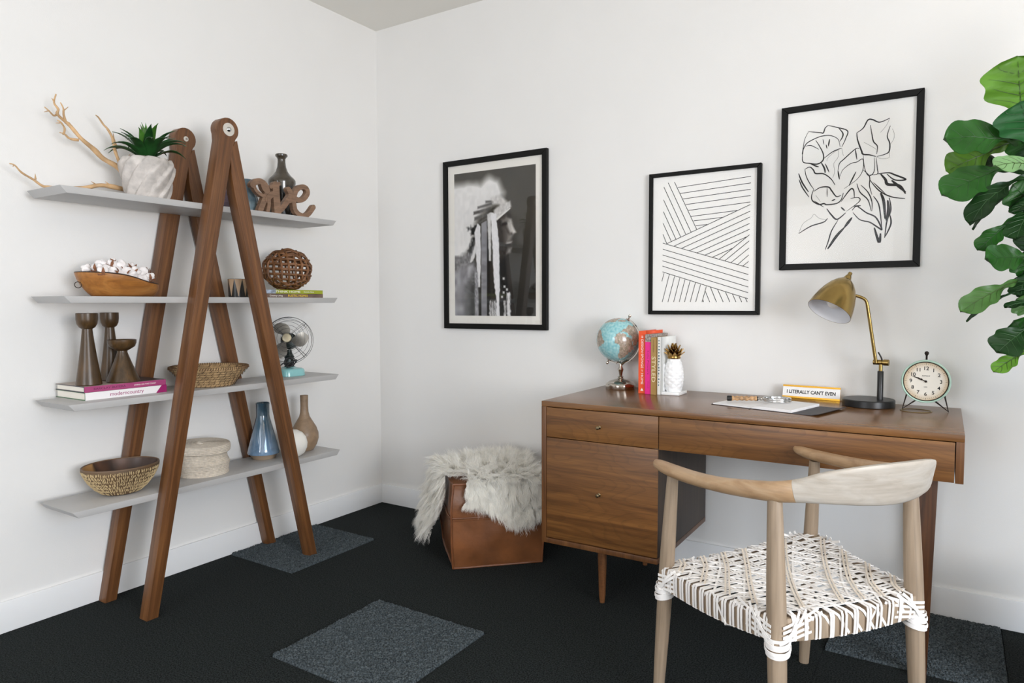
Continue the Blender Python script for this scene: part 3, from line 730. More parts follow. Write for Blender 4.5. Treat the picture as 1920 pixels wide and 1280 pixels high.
def fan():
    t = thing('desk_fan', 'vintage desk fan with wire cage, grey blades and turquoise base on the third shelf', 'fan', (0.150, -0.785, z3), R(42))
    # local -y faces the camera side; fan axis tilts upward
    tq = mat('turquoise_enamel', (134, 190, 190), 0.25, coat=0.5)
    def lob(u, v):
        a = 2*PI*u; r = 0.064*(1+0.10*math.cos(4*a))
        prof = [(0.0, 1.0), (0.001, 1.03), (0.024, 1.0), (0.033, 0.93), (0.037, 0.8), (0.038, 0.55), (0.044, 0.36), (0.046, 0.0)]
        k = v*(len(prof)-1); i = min(int(k), len(prof)-2); f = k-i
        z = prof[i][0]*(1-f)+prof[i+1][0]*f; s = prof[i][1]*(1-f)+prof[i+1][1]*f
        return (r*s*math.cos(a), r*s*math.sin(a), z)
    g = G(); g.surf(lob, 60, 14, cu=True); g.f.append(tuple(i*15 for i in range(60))[::-1]); g.m.append(0); build('base', g, tq, t, smooth=50)
    dk = mat('dark_green_metal', (34, 44, 42), 0.35, 0.4)
    build('neck', G().lathe([(0.024, 0.044), (0.021, 0.05), (0.021, 0.086), (0.025, 0.09), (0.020, 0.098), (0.014, 0.11), (0.012, 0.125)], 24), dk, t)
    tilt = R(14); cz = 0.172
    hd = Matrix.Translation((0, 0, cz)) @ Matrix.Rotation(R(-90)+0, 4, 'X') @ Matrix.Identity(4)
    # head frame: local z of head points along -y (towards the room) and up by tilt
    Hm = Matrix.Translation((0, -0.01, cz)) @ Matrix.Rotation(R(90)-tilt, 4, 'X')
    g = G(); g.lathe([(0, -0.075), (0.022, -0.073), (0.036, -0.058), (0.040, -0.03), (0.038, -0.008), (0.02, 0.0), (0, 0.001)], 28); g.xf(Hm); build('motor', g, dk, t)
    wire = mat('fan_wire', (112, 112, 114), 0.25, 0.9)
    g = G(); cage = []
    for r, z in ((0.028, 0.052), (0.046, 0.050), (0.064, 0.046), (0.082, 0.040), (0.098, 0.030), (0.111, 0.012), (0.1145, -0.010), (0.104, -0.03)):
        g.tube([(r*math.cos(2*PI*i/48), r*math.sin(2*PI*i/48), z) for i in range(48)], 0.0008 if r < 0.11 else 0.0012, 5, closed=True)
    for k in range(4):
        a = R(45+90*k)
        for da in (-0.05, 0.05):
            g.tube([(r*math.cos(a+da), r*math.sin(a+da), z) for r, z in ((0.024, 0.053), (0.064, 0.0465), (0.098, 0.031), (0.112, 0.013), (0.115, -0.01), (0.10, -0.032), (0.035, -0.03))], 0.0009, 5)
    g.xf(Hm); build('cage', g, wire, t)
    g = G()
    g.lathe([(0, 0.058), (0.019, 0.0565), (0.022, 0.0535), (0.020, 0.051), (0, 0.051)], 28); g.xf(Hm)
    build('badge', g, mat('badge_metal', (196, 186, 160), 0.3, 0.7), t)
    g = G(); g.lathe([(0, 0.03), (0.015, 0.029), (0.017, 0.01), (0.012, 0.0), (0.006, -0.01)], 20); g.xf(Hm); build('hub', g, wire, t)
    bm_ = mat('grey_blade', (140, 136, 128), 0.36, 0.6)
    for k in range(3):
        a0 = R(-14+120*k)
        def bl(u, v, a0=a0):
            r = 0.012+0.083*u; w = 0.92*math.sin(PI*min(1, 0.13+0.80*u))**0.8*(1 if u < .8 else math.cos((u-.8)/.2*1.1))
            a = a0+(v-0.5)*w*1.25+0.35*u; return (r*math.cos(a), r*math.sin(a), 0.014+(v-0.5)*0.024*math.sin(PI*min(1, .15+u*.8)))
        g = G(); g.surf(bl, 12, 8); n = len(g.v)
        m2 = G(); m2.surf(lambda u, v: tuple(np.array(bl(u, v))+np.array([0, 0, -0.0012])), 12, 8); g.add(m2.v, [q[::-1] for q in m2.f])
        g.xf(Hm); build('blade', g, bm_, t, smooth=60)
    g = G(); pts = []
    random.seed(4)
    for k in range(4):
        ring = [(0.012*math.sin(k)+(0.026+0.004*k)*math.cos(2*PI*i/20)*0.7+0.006, -0.026-0.003*k, 0.062+0.006*math.cos(k*2)+(0.016+0.002*k)*math.sin(2*PI*i/20+k)) for i in range(20)]
        g.tube(ring, 0.0026, 6, closed=True)
    g.tube(smooth_path([(0.005, -0.028, 0.06), (-0.02, -0.03, 0.062), (-0.036, -0.028, 0.052), (-0.048, -0.02, 0.047)], 5), 0.0026, 6)
    g.add(*(lambda q: (q.v, q.f))(G().box(-0.07, -0.046, -0.03, -0.012, 0.044, 0.058)))
    build('power_cord', g, M['black'], t)
fan()

# ================================================================ BOTTOM SHELF
z4 = SH[4]
def carved_bowl():
    t = thing('carved_bowl', 'round wooden bowl with pale chiselled outside and dark inside on the bottom shelf', 'bowl', (0.175, -1.612, z4)); t.scale = (0.93, 0.93, 0.97)
    prof = [(0, 0), (0.062, 0), (0.075, 0.006), (0.100, 0.026), (0.125, 0.056), (0.142, 0.088), (0.148, 0.108), (0.146, 0.112), (0.140, 0.111), (0.132, 0.09), (0.115, 0.058), (0.09, 0.03), (0.05, 0.014), (0, 0.012)]
    g = G(); k = len(prof); g.lathe(prof, 64, sx=0.86)
    inside, N, L, b = newmat('bowl_inside')      # pale sapwood at one end, dark heartwood for the rest
    tc = N.new('ShaderNodeTexCoord'); sp = N.new('ShaderNodeSeparateXYZ'); L.new(tc.outputs['Object'], sp.inputs[0]); n = N.new('ShaderNodeTexNoise'); n.inputs['Scale'].default_value = 9; L.new(tc.outputs['Object'], n.inputs['Vector'])
    ma = N.new('ShaderNodeMath'); ma.operation = 'MULTIPLY_ADD'; ma.inputs[1].default_value = 0.10; L.new(n.outputs['Fac'], ma.inputs[0]); L.new(sp.outputs['Y'], ma.inputs[2])
    mr = N.new('ShaderNodeMapRange'); mr.inputs['From Min'].default_value = -0.09; mr.inputs['From Max'].default_value = 0.15; L.new(ma.outputs[0], mr.inputs['Value'])
    rp = N.new('ShaderNodeValToRGB'); e = rp.color_ramp.elements; e[0].position = 0.30; e[0].color = rgb(176, 132, 80); e[1].position = 0.9; e[1].color = rgb(58, 36, 24)
    for p_, c_ in ((0.36, (60, 38, 26)), (0.48, (92, 58, 36)), (0.60, (48, 30, 21)), (0.75, (84, 52, 34))): q_ = e.new(p_); q_.color = rgb(*c_)
    L.new(mr.outputs[0], rp.inputs[0]); L.new(rp.outputs[0], b.inputs['Base Color']); b.inputs['Roughness'].default_value = 0.35
    outside = mat('bowl_outside', (96, 74, 50), 0.6, var=0.25, vscale=20)
    g.m = []
    for q in g.f:
        zs = [g.v[i] for i in q]; cx = sum(p[0] for p in zs)/len(zs); cz = sum(p[2] for p in zs)/len(zs)
        idx = [i % k for i in q]; g.m.append(1 if min(idx) >= 7 else 0)
    build('body', g, [outside, inside], t, smooth=50)
    random.seed(9); g = G()
    def rad(z):
        for (r0, a), (r1, b) in zip(prof[1:6], prof[2:7]):
            if a <= z <= b: return r0+(r1-r0)*(z-a)/(b-a+1e-9)
        return 0.148
    for row in range(7):
        n = 118
        for i in range(n):
            a = 2*PI*(i+random.uniform(-.3, .3))/n; z0 = 0.006+row*0.014+random.uniform(-.002, .002); z1_ = z0+random.uniform(0.009, 0.014)
            if z0 < 0.012 and random.random() < .5: continue
            p = []
            for z in (z0, (z0+z1_)/2, z1_):
                z = min(z, 0.104); r = rad(z)+0.0006; aa = a+random.uniform(-0.012, 0.012)
                p.append((r*math.cos(aa)*0.86, r*math.sin(aa), z))
            g.tube(p, [0.0011, 0.0018, 0.0011], 4)
    o = build('chisel_marks', g, mat('pale_chisel_mark', (206, 182, 138), 0.6), t); o['kind'] = 'stuff'
    g = G(); g.tube([(0.144*math.cos(2*PI*i/64)*0.86, 0.144*math.sin(2*PI*i/64), 0.111) for i in range(64)], 0.0036, 6, closed=True)
    build('rim', g, mat('bowl_rim', (104, 80, 58), 0.5), t)
carved_bowl()
def rope_basket():
    t = thing('rope_basket', 'round lidded basket of coiled pale cotton rope on the bottom shelf', 'basket', (0.165, -1.262, z4)); t.scale = (0.93, 0.93, 1.10)
    rm = mat('cotton_rope', (204, 193, 178), 0.9, var=0.12, vscale=90, bump=0.6, bscale=220)
    def coil(z0, z1_, n, fr, inner=True):
        prof = [(0, z0), (fr(0)-0.004, z0)]
        for i in range(n):
            for q in range(5):
                s = (i+q/4)/n; prof.append((fr(s)+0.0026*math.sin(PI*q/4), z0+(z1_-z0)*s))
        return prof
    pf = coil(0.0, 0.088, 15, lambda s: 0.108+0.006*math.sin(s*PI*1.3)-0.006*abs(math.sin(s*PI*2.0)))+[(0.10, 0.088), (0.10, 0.01), (0, 0.01)]
    build('body', G().lathe(pf, 48), rm, t, smooth=60)
    pf = [(0, 0.092), (0.105, 0.088)]
    for i in range(5):
        for q in range(5): s = (i+q/4)/5; pf.append((0.1135+0.002*math.sin(s*PI)+0.0024*math.sin(PI*q/4), 0.088+0.03*s))
    for i in range(17):
        for q in range(5):
            s = (i+q/4)/17; pf.append((0.113*(1-s), 0.118+0.004*math.sin(s*1.5)+0.0016*math.sin(PI*q/4)))
    lid = build('lid', G().lathe(pf, 48), rm, t, smooth=60, rot=(0, R(1.5), 0))
    g = G(); g.tube([(0.016*math.cos(2*PI*i/20)+0.03, -0.035+0.011*math.sin(2*PI*i/20), 0.126) for i in range(20)], 0.004, 6, closed=True); build('loop_handle', g, rm, lid)
rope_basket()
def glazemat():
    return twotone('blue_crackle', (112, 140, 168), (66, 94, 112), 0.14, 0.08, 0.08, 1.0)
t = thing('blue_vase', 'glossy slate blue conical vase with short neck on the bottom shelf', 'vase', (0.1385, -0.934, z4))
build('body', G().lathe([(0.066, 0.022), (0.0715, 0.024), (0.0725, 0.030), (0.068, 0.05), (0.052, 0.115), (0.038, 0.168), (0.0315, 0.192), (0.030, 0.205), (0.0305, 0.250), (0.0315, 0.258), (0.029, 0.261), (0.0265, 0.255), (0.026, 0.20), (0, 0.18)], 48), glazemat(), t, smooth=40)
build('foot', G().lathe([(0.050, 0), (0.053, 0.003), (0.062, 0.020), (0.066, 0.0225)], 40), mat('raw_clay', (160, 140, 118), 0.8), t)
vase('white_ball', 'matte white ceramic ball beside the blue vase on the bottom shelf', (0.237, -0.842, z4), [(0.018, 0), (0.03, 0.0035), (0.05, 0.018), (0.062, 0.043), (0.064, 0.065), (0.058, 0.092), (0.042, 0.113), (0.02, 0.126), (0, 0.1285)], M['white_ball'], cat='ornament')
vase('gourd_vase', 'brown wooden gourd vase with a long thin neck at the right of the bottom shelf', (0.165, -0.712, z4), [(0.036, 0), (0.042, 0.004), (0.058, 0.03), (0.0665, 0.06), (0.066, 0.085), (0.056, 0.115), (0.038, 0.145), (0.025, 0.168), (0.020, 0.19), (0.0185, 0.22), (0.0195, 0.268), (0.0195, 0.272), (0.015, 0.272), (0.014, 0.24), (0, 0.2)], twotone('aged_gourd', (176, 158, 142), (150, 124, 98), 0.02, 0.5, 0.04, 0.1))
ART_LINES = [[(0.265,0.891),(0.911,0.919)],[(0.289,0.848),(0.911,0.876)],[(0.312,0.808),(0.91,0.834)],[(0.341,0.768),(0.91,0.793)],[(0.366,0.726),(0.908,0.75)],[(0.39,0.683),(0.802,0.701)],[(0.416,0.651),(0.678,0.662)],[(0.436,0.617),(0.539,0.62)],[(0.235,0.931),(0.444,0.592)],[(0.176,0.931),(0.394,0.573)],[(0.135,0.904),(0.345,0.561)],[(0.133,0.814),(0.299,0.544)],[(0.132,0.731),(0.253,0.532)],[(0.131,0.648),(0.21,0.518)],[(0.131,0.57),(0.167,0.504)],[(0.166,0.502),(0.91,0.734)],[(0.236,0.483),(0.908,0.69)],[(0.308,0.465),(0.907,0.651)],[(0.381,0.447),(0.906,0.609)],[(0.452,0.429),(0.907,0.571)],[(0.519,0.41),(0.888,0.523)],[(0.584,0.393),(0.768,0.451)],[(0.65,0.38),(0.906,0.534)],[(0.7,0.368),(0.904,0.494)],[(0.75,0.352),(0.904,0.447)],[(0.806,0.336),(0.902,0.4)],[(0.854,0.328),(0.902,0.358)],[(0.13,0.508),(0.903,0.315)],[(0.131,0.465),(0.902,0.27)],[(0.129,0.424),(0.901,0.23)],[(0.128,0.383),(0.902,0.187)],[(0.128,0.345),(0.902,0.149)],[(0.129,0.304),(0.9,0.109)],[(0.144,0.294),(0.124,0.236)],[(0.195,0.285),(0.129,0.088)],[(0.245,0.271),(0.184,0.088)],[(0.294,0.258),(0.238,0.088)],[(0.342,0.247),(0.291,0.088)],[(0.39,0.236),(0.34,0.088)],[(0.439,0.223),(0.393,0.088)],[(0.486,0.209),(0.443,0.088)],[(0.538,0.196),(0.501,0.087)],[(0.575,0.189),(0.63,0.087)],[(0.639,0.173),(0.689,0.087)],[(0.708,0.155),(0.747,0.087)],[(0.769,0.14),(0.8,0.087)],[(0.826,0.124),(0.849,0.086)],[(0.88,0.112),(0.896,0.086)],[(0.526,0.167),(0.57,0.087)],[(0.507,0.106),(0.515,0.087)],]
ART_FLOWER = [[(0.204,0.841),(0.175,0.793),(0.16,0.709),(0.167,0.737),(0.194,0.772),(0.258,0.795),(0.31,0.804),(0.368,0.8),(0.42,0.774),(0.438,0.726)],[(0.204,0.841),(0.292,0.825),(0.313,0.822),(0.326,0.849),(0.347,0.863)],[(0.343,0.864),(0.406,0.846),(0.486,0.817),(0.476,0.773),(0.449,0.725)],[(0.424,0.839),(0.453,0.808),(0.453,0.785),(0.434,0.759)],[(0.167,0.737),(0.164,0.665),(0.217,0.648),(0.274,0.639),(0.314,0.657),(0.316,0.695),(0.288,0.744),(0.258,0.783)],[(0.182,0.754),(0.224,0.755),(0.283,0.726)],[(0.311,0.785),(0.32,0.751)],[(0.36,0.78),(0.352,0.738)],[(0.335,0.75),(0.343,0.725)],[(0.317,0.666),(0.376,0.699),(0.421,0.713),(0.449,0.718)],[(0.303,0.644),(0.327,0.608),(0.333,0.58)],[(0.449,0.718),(0.462,0.672)],[(0.343,0.65),(0.354,0.672),(0.421,0.709),(0.423,0.666),(0.395,0.631),(0.402,0.584),(0.389,0.547)],[(0.332,0.636),(0.362,0.582)],[(0.217,0.648),(0.262,0.628),(0.286,0.621)],[(0.182,0.615),(0.193,0.571),(0.224,0.521),(0.252,0.488)],[(0.182,0.615),(0.218,0.625),(0.245,0.606),(0.263,0.583),(0.322,0.576),(0.375,0.543),(0.407,0.503)],[(0.135,0.593),(0.164,0.535),(0.213,0.474)],[(0.139,0.556),(0.165,0.506),(0.217,0.443)],[(0.252,0.488),(0.237,0.453),(0.244,0.419),(0.292,0.394),(0.329,0.397),(0.35,0.389),(0.419,0.392),(0.452,0.411),(0.468,0.452)],[(0.254,0.476),(0.301,0.496),(0.359,0.494),(0.382,0.472),(0.418,0.434),(0.452,0.439)],[(0.349,0.491),(0.351,0.436)],[(0.267,0.451),(0.303,0.41)],[(0.384,0.41),(0.412,0.418)],[(0.425,0.586),(0.435,0.628),(0.468,0.653),(0.545,0.704),(0.572,0.704)],[(0.443,0.552),(0.459,0.588),(0.514,0.621),(0.558,0.627),(0.6,0.64),(0.601,0.577),(0.561,0.525),(0.473,0.477)],[(0.425,0.586),(0.438,0.534)],[(0.545,0.704),(0.558,0.641)],[(0.554,0.571),(0.506,0.491)],[(0.553,0.798),(0.56,0.756),(0.589,0.689),(0.601,0.669),(0.645,0.661),(0.688,0.648)],[(0.553,0.798),(0.597,0.821),(0.628,0.864),(0.66,0.863),(0.709,0.843),(0.776,0.859)],[(0.776,0.859),(0.753,0.818),(0.716,0.784)],[(0.645,0.834),(0.657,0.783),(0.67,0.736),(0.697,0.706),(0.693,0.661)],[(0.604,0.738),(0.665,0.705),(0.689,0.689)],[(0.781,0.815),(0.762,0.759),(0.78,0.716),(0.778,0.671),(0.752,0.656),(0.694,0.647)],[(0.796,0.796),(0.809,0.763),(0.803,0.732),(0.782,0.707)],[(0.778,0.671),(0.779,0.635),(0.732,0.632),(0.694,0.643)],[(0.601,0.665),(0.614,0.585),(0.64,0.542),(0.67,0.549),(0.682,0.58),(0.678,0.644)],[(0.689,0.643),(0.701,0.578),(0.702,0.546),(0.648,0.544)],[(0.604,0.577),(0.648,0.536),(0.65,0.481),(0.668,0.429)],[(0.708,0.546),(0.777,0.547),(0.819,0.532),(0.893,0.5),(0.82,0.503),(0.766,0.541)],[(0.724,0.544),(0.757,0.51),(0.774,0.481),(0.853,0.467),(0.894,0.419)],[(0.799,0.502),(0.894,0.428)],[(0.677,0.498),(0.759,0.428)],[(0.649,0.518),(0.716,0.449),(0.802,0.407),(0.892,0.392)],[(0.562,0.501),(0.585,0.449),(0.642,0.399),(0.665,0.333)],[(0.59,0.49),(0.64,0.445),(0.669,0.388),(0.671,0.332)],[(0.679,0.419),(0.713,0.376),(0.728,0.32),(0.742,0.228)],[(0.727,0.435),(0.75,0.383),(0.762,0.282)],[(0.787,0.403),(0.799,0.334),(0.775,0.272),(0.762,0.172)],[(0.776,0.39),(0.783,0.335),(0.769,0.272)],[(0.793,0.307),(0.802,0.252),(0.767,0.181)],[(0.533,0.345),(0.566,0.366),(0.633,0.325),(0.699,0.294),(0.742,0.223),(0.711,0.238),(0.656,0.269),(0.59,0.286),(0.539,0.331)],[(0.69,0.235),(0.725,0.15),(0.734,0.2)],[(0.453,0.401),(0.496,0.45),(0.524,0.473),(0.541,0.461),(0.547,0.419)],[(0.52,0.416),(0.575,0.417),(0.581,0.393),(0.494,0.342)],[(0.543,0.368),(0.593,0.369)],[(0.35,0.365),(0.386,0.325),(0.427,0.297),(0.488,0.333)],[(0.453,0.368),(0.482,0.345)],[(0.433,0.291),(0.389,0.23),(0.367,0.169),(0.345,0.117)],[(0.363,0.121),(0.424,0.195),(0.479,0.244)],[(0.479,0.244),(0.534,0.303)],[(0.144,0.224),(0.176,0.283),(0.235,0.314),(0.258,0.336),(0.294,0.311),(0.352,0.298)],[(0.144,0.224),(0.236,0.265),(0.329,0.285),(0.358,0.307)],[(0.256,0.418),(0.327,0.376)],]
# ================================================================ PICTURES ON THE BACK WALL
def picture(name, label, x0, x1, z0, z1, fw, depth=0.022):
    t = thing(name, label, 'picture', ((x0+x1)/2, -0.001, z0))
    W = x1-x0; Hh = z1-z0
    # four mitred rails; local x across, z up, front at -depth
    for k, (a, b, c, d) in enumerate((((-W/2, 0), (W/2, 0), (W/2-fw, fw), (-W/2+fw, fw)), ((W/2, 0), (W/2, Hh), (W/2-fw, Hh-fw), (W/2-fw, fw)),
                                      ((W/2, Hh), (-W/2, Hh), (-W/2+fw, Hh-fw), (W/2-fw, Hh-fw)), ((-W/2, Hh), (-W/2, 0), (-W/2+fw, fw), (-W/2+fw, Hh-fw)))):
        g = G(); g.prism([a, b, c, d], 0, depth); g.v = [(p[0], -p[2], p[1]) for p in g.v]
        build('frame_rail', g, M['frame'], t, bevel=0.0012, seg=1)
    return t, W, Hh
def panel(name, m, t, x0, x1, z0, z1, y0, y1):
    g = G(); g.box(x0, x1, -y1, -y0, z0, z1); return build(name, g, m, t, smooth=0)
# portrait print
t, W, Hh = picture('framed_portrait', 'black framed monochrome portrait print with a wide pale mat nearest the room corner', 0.4975, 1.144, 1.042, 1.938, 0.028)
fw = 0.028
mb = panel('mat_board', M['mat_board'], t, -W/2+fw, W/2-fw, fw, Hh-fw, 0.004, 0.010)
panel('glass_pane', M['glass'], t, -W/2+fw, W/2-fw, fw, Hh-fw, 0.0135, 0.0150)
def portrait():
    nx, nz = 190, 300
    px0, px1, pz0, pz1 = -W/2+0.069, W/2-0.069, 0.070, Hh-0.070
    U, V = np.meshgrid(np.linspace(0, 1, nx), np.linspace(0, 1, nz))      # V: 0 top
    asp = 0.66
    rs = np.random.RandomState(4)
    def nz_(s, a=1.0, ax=1.0):
        # cheap value noise
        gx = int(s*ax)+2; gz = int(s)+2; gr = rs.rand(gz, gx)
        xx = U*(gx-1.001); yy = V*(gz-1.001); xi = xx.astype(int); yi = yy.astype(int); fx = xx-xi; fy = yy-yi
        fx = fx*fx*(3-2*fx); fy = fy*fy*(3-2*fy)
        return ((gr[yi, xi]*(1-fx)+gr[yi, xi+1]*fx)*(1-fy)+(gr[yi+1, xi]*(1-fx)+gr[yi+1, xi+1]*fx)*fy-0.5)*a
    def sdf(poly):
        d = np.full(U.shape, 9.0); ins = np.zeros(U.shape, bool); n = len(poly)
        for i in range(n):
            ax, ay = poly[i]; bx, by = poly[(i+1) % n]
            ax *= asp; bx *= asp; X = U*asp
            ex, ey = bx-ax, by-ay; wx, wy = X-ax, V-ay
            tt = np.clip((wx*ex+wy*ey)/(ex*ex+ey*ey+1e-9), 0, 1)
            d = np.minimum(d, np.hypot(wx-ex*tt, wy-ey*tt))
            c = ((ay > V) != (by > V)) & (X < (bx-ax)*(V-ay)/(by-ay+1e-12)+ax); ins ^= c
        return np.where(ins, d, -d)
    img = np.zeros(U.shape+(3,)); base = np.array([58, 52, 38.])
    dk = np.clip((V-0.35)*1.4, 0, 1)[..., None]
    img[:] = base; img = img*(1-dk)+np.array([30, 28, 22.])*dk
    img += nz_(6, 8)[..., None]
    def lay(poly, col, soft=0.004, noise=0, ns=30, tex=0, ax=1.0):
        nonlocal img
        d = sdf(poly)+(nz_(ns, noise) if noise else 0)
        a = np.clip(d/soft*0.5+0.5, 0, 1)[..., None]; c = np.zeros(U.shape+(3,))+np.array(col, float)
        if tex: c = c+nz_(ns*2, tex, ax)[..., None]
        img = img*(1-a)+c*a
    # soft pale plume mass, then quills, band, ribbons
    lay([(-.1, .075), (.2, .075), (.33, .085), (.45, .045), (.56, .075), (.63, .16), (.60, .22), (.42, .25), (.30, .33), (.26, .42), (.22, .52), (.12, .60), (-.1, .62)], (226, 222, 218), 0.03, 0.016, 16, 10)
    lay([(-.1, .60), (.06, .575), (.16, .56), (.24, .50), (.30, .53), (.16, .66), (0.0, .72), (-.1, .74)], (118, 114, 114), 0.012, 0.02, 30, 50)
    lay([(-.1, .73), (.12, .655), (.25, .62), (.30, .70), (.28, 1.1), (-.1, 1.1)], (150, 147, 152), 0.02, 0.01, 10, 60)
    lay([(.18, .80), (.28, .70), (.30, 1.1), (.14, 1.1)], (52, 54, 50), 0.06)
    for x0, y0, x1, y1, wd in ((.26, .325, .45, .30, .022), (.25, .285, .46, .265, .020), (.30, .25, .48, .23, .017), (.40, .215, .56, .215, .016), (.30, .36, .42, .325, .014)):
        lay([(x0, y0-wd/2), (x1, y1-wd/2), (x1, y1+wd/2), (x0, y0+wd/2)], (92, 88, 84), 0.006, 0.002, 16, 22)
    lay([(.18, .385), (.29, .365), (.30, .43), (.22, .435)], (24, 24, 22), 0.012, 0.03, 60)
    lay([(.24, .45), (.28, .46), (.22, .55), (.17, .56)], (30, 30, 28), 0.01, 0.02, 60)
    lay([(.46, .19), (.56, .175), (.66, .22), (.64, .25), (.50, .235)], (206, 200, 194), 0.010, 0.006, 24, 34)
    # face, turned to the right
    lay([(.52, .335), (.70, .285), (.715, .335), (.745, .40), (.775, .435), (.735, .455), (.742, .475), (.725, .50), (.735, .525), (.70, .575), (.60, .62), (.54, .62)], (56, 48, 42), 0.006, 0, 30, 26)
    lay([(.66, .34), (.715, .345), (.755, .43), (.70, .44), (.665, .40)], (186, 178, 168), 0.010)
    lay([(.56, .36), (.63, .345), (.65, .375), (.58, .395)], (40, 36, 32), 0.012)
    lay([(.66, .445), (.73, .455), (.70, .49), (.65, .50)], (150, 142, 132), 0.014)
    lay([(.655, .498), (.725, .495), (.71, .512), (.65, .515)], (186, 178, 170), 0.008)
    lay([(.60, .42), (.64, .44), (.60, .53), (.56, .50)], (48, 43, 38), 0.02)
    lay([(.68, .545), (.715, .54), (.70, .57), (.66, .575)], (160, 152, 144), 0.012)
    lay([(.50, .31), (.50, .275), (.60, .235), (.70, .225), (.715, .265), (.60, .315), (.53, .345)], (204, 198, 192), 0.008, 0.004, 40, 30)
    lay([(.53, .335), (.70, .268), (.705, .276), (.54, .348)], (232, 228, 220), 0.003)
    lay([(.595, .345), (.66, .325), (.69, .36), (.60, .372)], (118, 108, 98), 0.012)
    lay([(.715, .385), (.765, .43), (.772, .437), (.735, .447), (.715, .42)], (214, 206, 196), 0.008)
    lay([(.60, .372), (.66, .362), (.665, .378), (.61, .388)], (24, 20, 18), 0.006)
    lay([(.62, .40), (.66, .40), (.68, .47), (.64, .50)], (96, 88, 80), 0.02)
    lay([(.64, .514), (.712, .510), (.705, .520), (.64, .524)], (24, 20, 18), 0.005)
    # neck shadow
    lay([(.55, .61), (.66, .60), (.70, .80), (.76, 1.1), (.50, 1.1)], (26, 26, 24), 0.02)
    # ribbons
    lay([(.345, .36), (.42, .34), (.415, 1.1), (.34, 1.1)], (136, 134, 140), 0.004, 0.002, 20, 30, .3)
    lay([(.42, .34), (.45, .34), (.455, 1.1), (.413, 1.1)], (20, 20, 18), 0.004)
    lay([(.26, .42), (.30, .36), (.335, .38), (.34, .60), (.325, .80), (.30, .80), (.28, .62)], (224, 220, 220), 0.004, 0.006, 40, 12)
    lay([(.26, .66), (.30, .70), (.31, 1.1), (.26, 1.1)], (150, 148, 152), 0.005, 0.006, 40, 60)
    lay([(.27, .50), (.30, .52), (.24, .62), (.19, .63)], (214, 210, 208), 0.005, 0.006, 50)
    lay([(.42, .30), (.47, .29), (.465, .62), (.44, .62)], (212, 208, 204), 0.004, 0.004, 50, 20)
    lay([(.465, .29), (.53, .30), (.565, .50), (.575, .80), (.565, .90), (.575, 1.1), (.52, 1.1), (.53, .90), (.50, .76)], (230, 227, 228), 0.004, 0.006, 50, 12)
    for x in (.44, .47, .50, .62, .66): lay([(x, .90), (x+.022, .89), (x+.035, 1.1), (x+.005, 1.1)], (186, 182, 180), 0.005, 0.01, 60, 60)
    lay([(.66, .84), (.695, .84), (.71, 1.1), (.66, 1.1)], (222, 218, 216), 0.006, 0.01, 60, 20)
    for (x, y) in ((.62, .745), (.62, .84), (.60, .87), (.63, .80), (.66, .82)): lay([(x-.012, y-.008), (x+.012, y-.008), (x+.012, y+.008), (x-.012, y+.008)], (214, 210, 205), 0.004)
    g1 = img.mean(-1, keepdims=True); img = np.clip(g1*0.4+img*0.6, 8, 245)
    c = img/255.0; c = np.where(c <= 0.04045, c/12.92, ((c+0.055)/1.055)**2.4)
    X = px0+(px1-px0)*U; Z = pz1+(pz0-pz1)*V
    g = G(); g.v = np.stack([X, np.full(X.shape, -0.0105), Z], -1).reshape(-1, 3).tolist()
    g.f = [(j*nx+i, (j+1)*nx+i, (j+1)*nx+i+1, j*nx+i+1) for j in range(nz-1) for i in range(nx-1)]; g.m = [0]*len(g.f)
    me = bpy.data.meshes.new('print'); me.from_pydata(g.v, [], g.f); me.materials.append(attrmat('portrait_ink', 0.55, 0.3))
    o = bpy.data.objects.new('print', me); C.objects.link(o); o.parent = t
    paint(o, np.concatenate([c.reshape(-1, 3), np.ones((nx*nz, 1))], 1))
portrait()

def lineart(t, x0, x1, z0, z1, strokes, wfn, y, sm=True, n=5):
    g = G()
    for k, s in enumerate(strokes):
        pts = [(x0+(x1-x0)*p[0], z0+(z1-z0)*p[1]) for p in s]
        if sm and len(pts) > 2: pts = smooth_path(pts, n)
        elif len(pts) == 2 and sm: a, b = pts; pts = [(a[0]+(b[0]-a[0])*i/4, a[1]+(b[1]-a[1])*i/4) for i in range(5)]
        yy = -(y+0.00002*(k % 24)); m = len(pts); v = []
        for i, (px, pz) in enumerate(pts):
            a = pts[max(i-1, 0)]; b = pts[min(i+1, m-1)]; dx, dz = b[0]-a[0], b[1]-a[1]; L = math.hypot(dx, dz) or 1
            w = wfn(i/(m-1), k)/2; v += [(px-dz/L*w, yy, pz+dx/L*w), (px+dz/L*w, yy, pz-dx/L*w)]
        g.add(v, [(2*i, 2*i+1, 2*i+3, 2*i+2) for i in range(m-1)])
    return g
# line drawing
t, W, Hh = picture('framed_line_print', 'thin black framed print of crossing parallel lines above the books on the desk', 1.6745, 2.163, 1.125, 1.754, 0.017)
pp = panel('print', M['paper'], t, -W/2+0.017, W/2-0.017, 0.017, Hh-0.017, 0.004, 0.010)
panel('glass_pane', M['glass_ar'], t, -W/2+0.017, W/2-0.017, 0.017, Hh-0.017, 0.0135, 0.0150)
o = build('printed_lines', lineart(t, -W/2, W/2, 0, Hh, ART_LINES, lambda s, k: 0.0026, 0.0102, False), M['ink'], pp, smooth=0); o['kind'] = 'stuff'
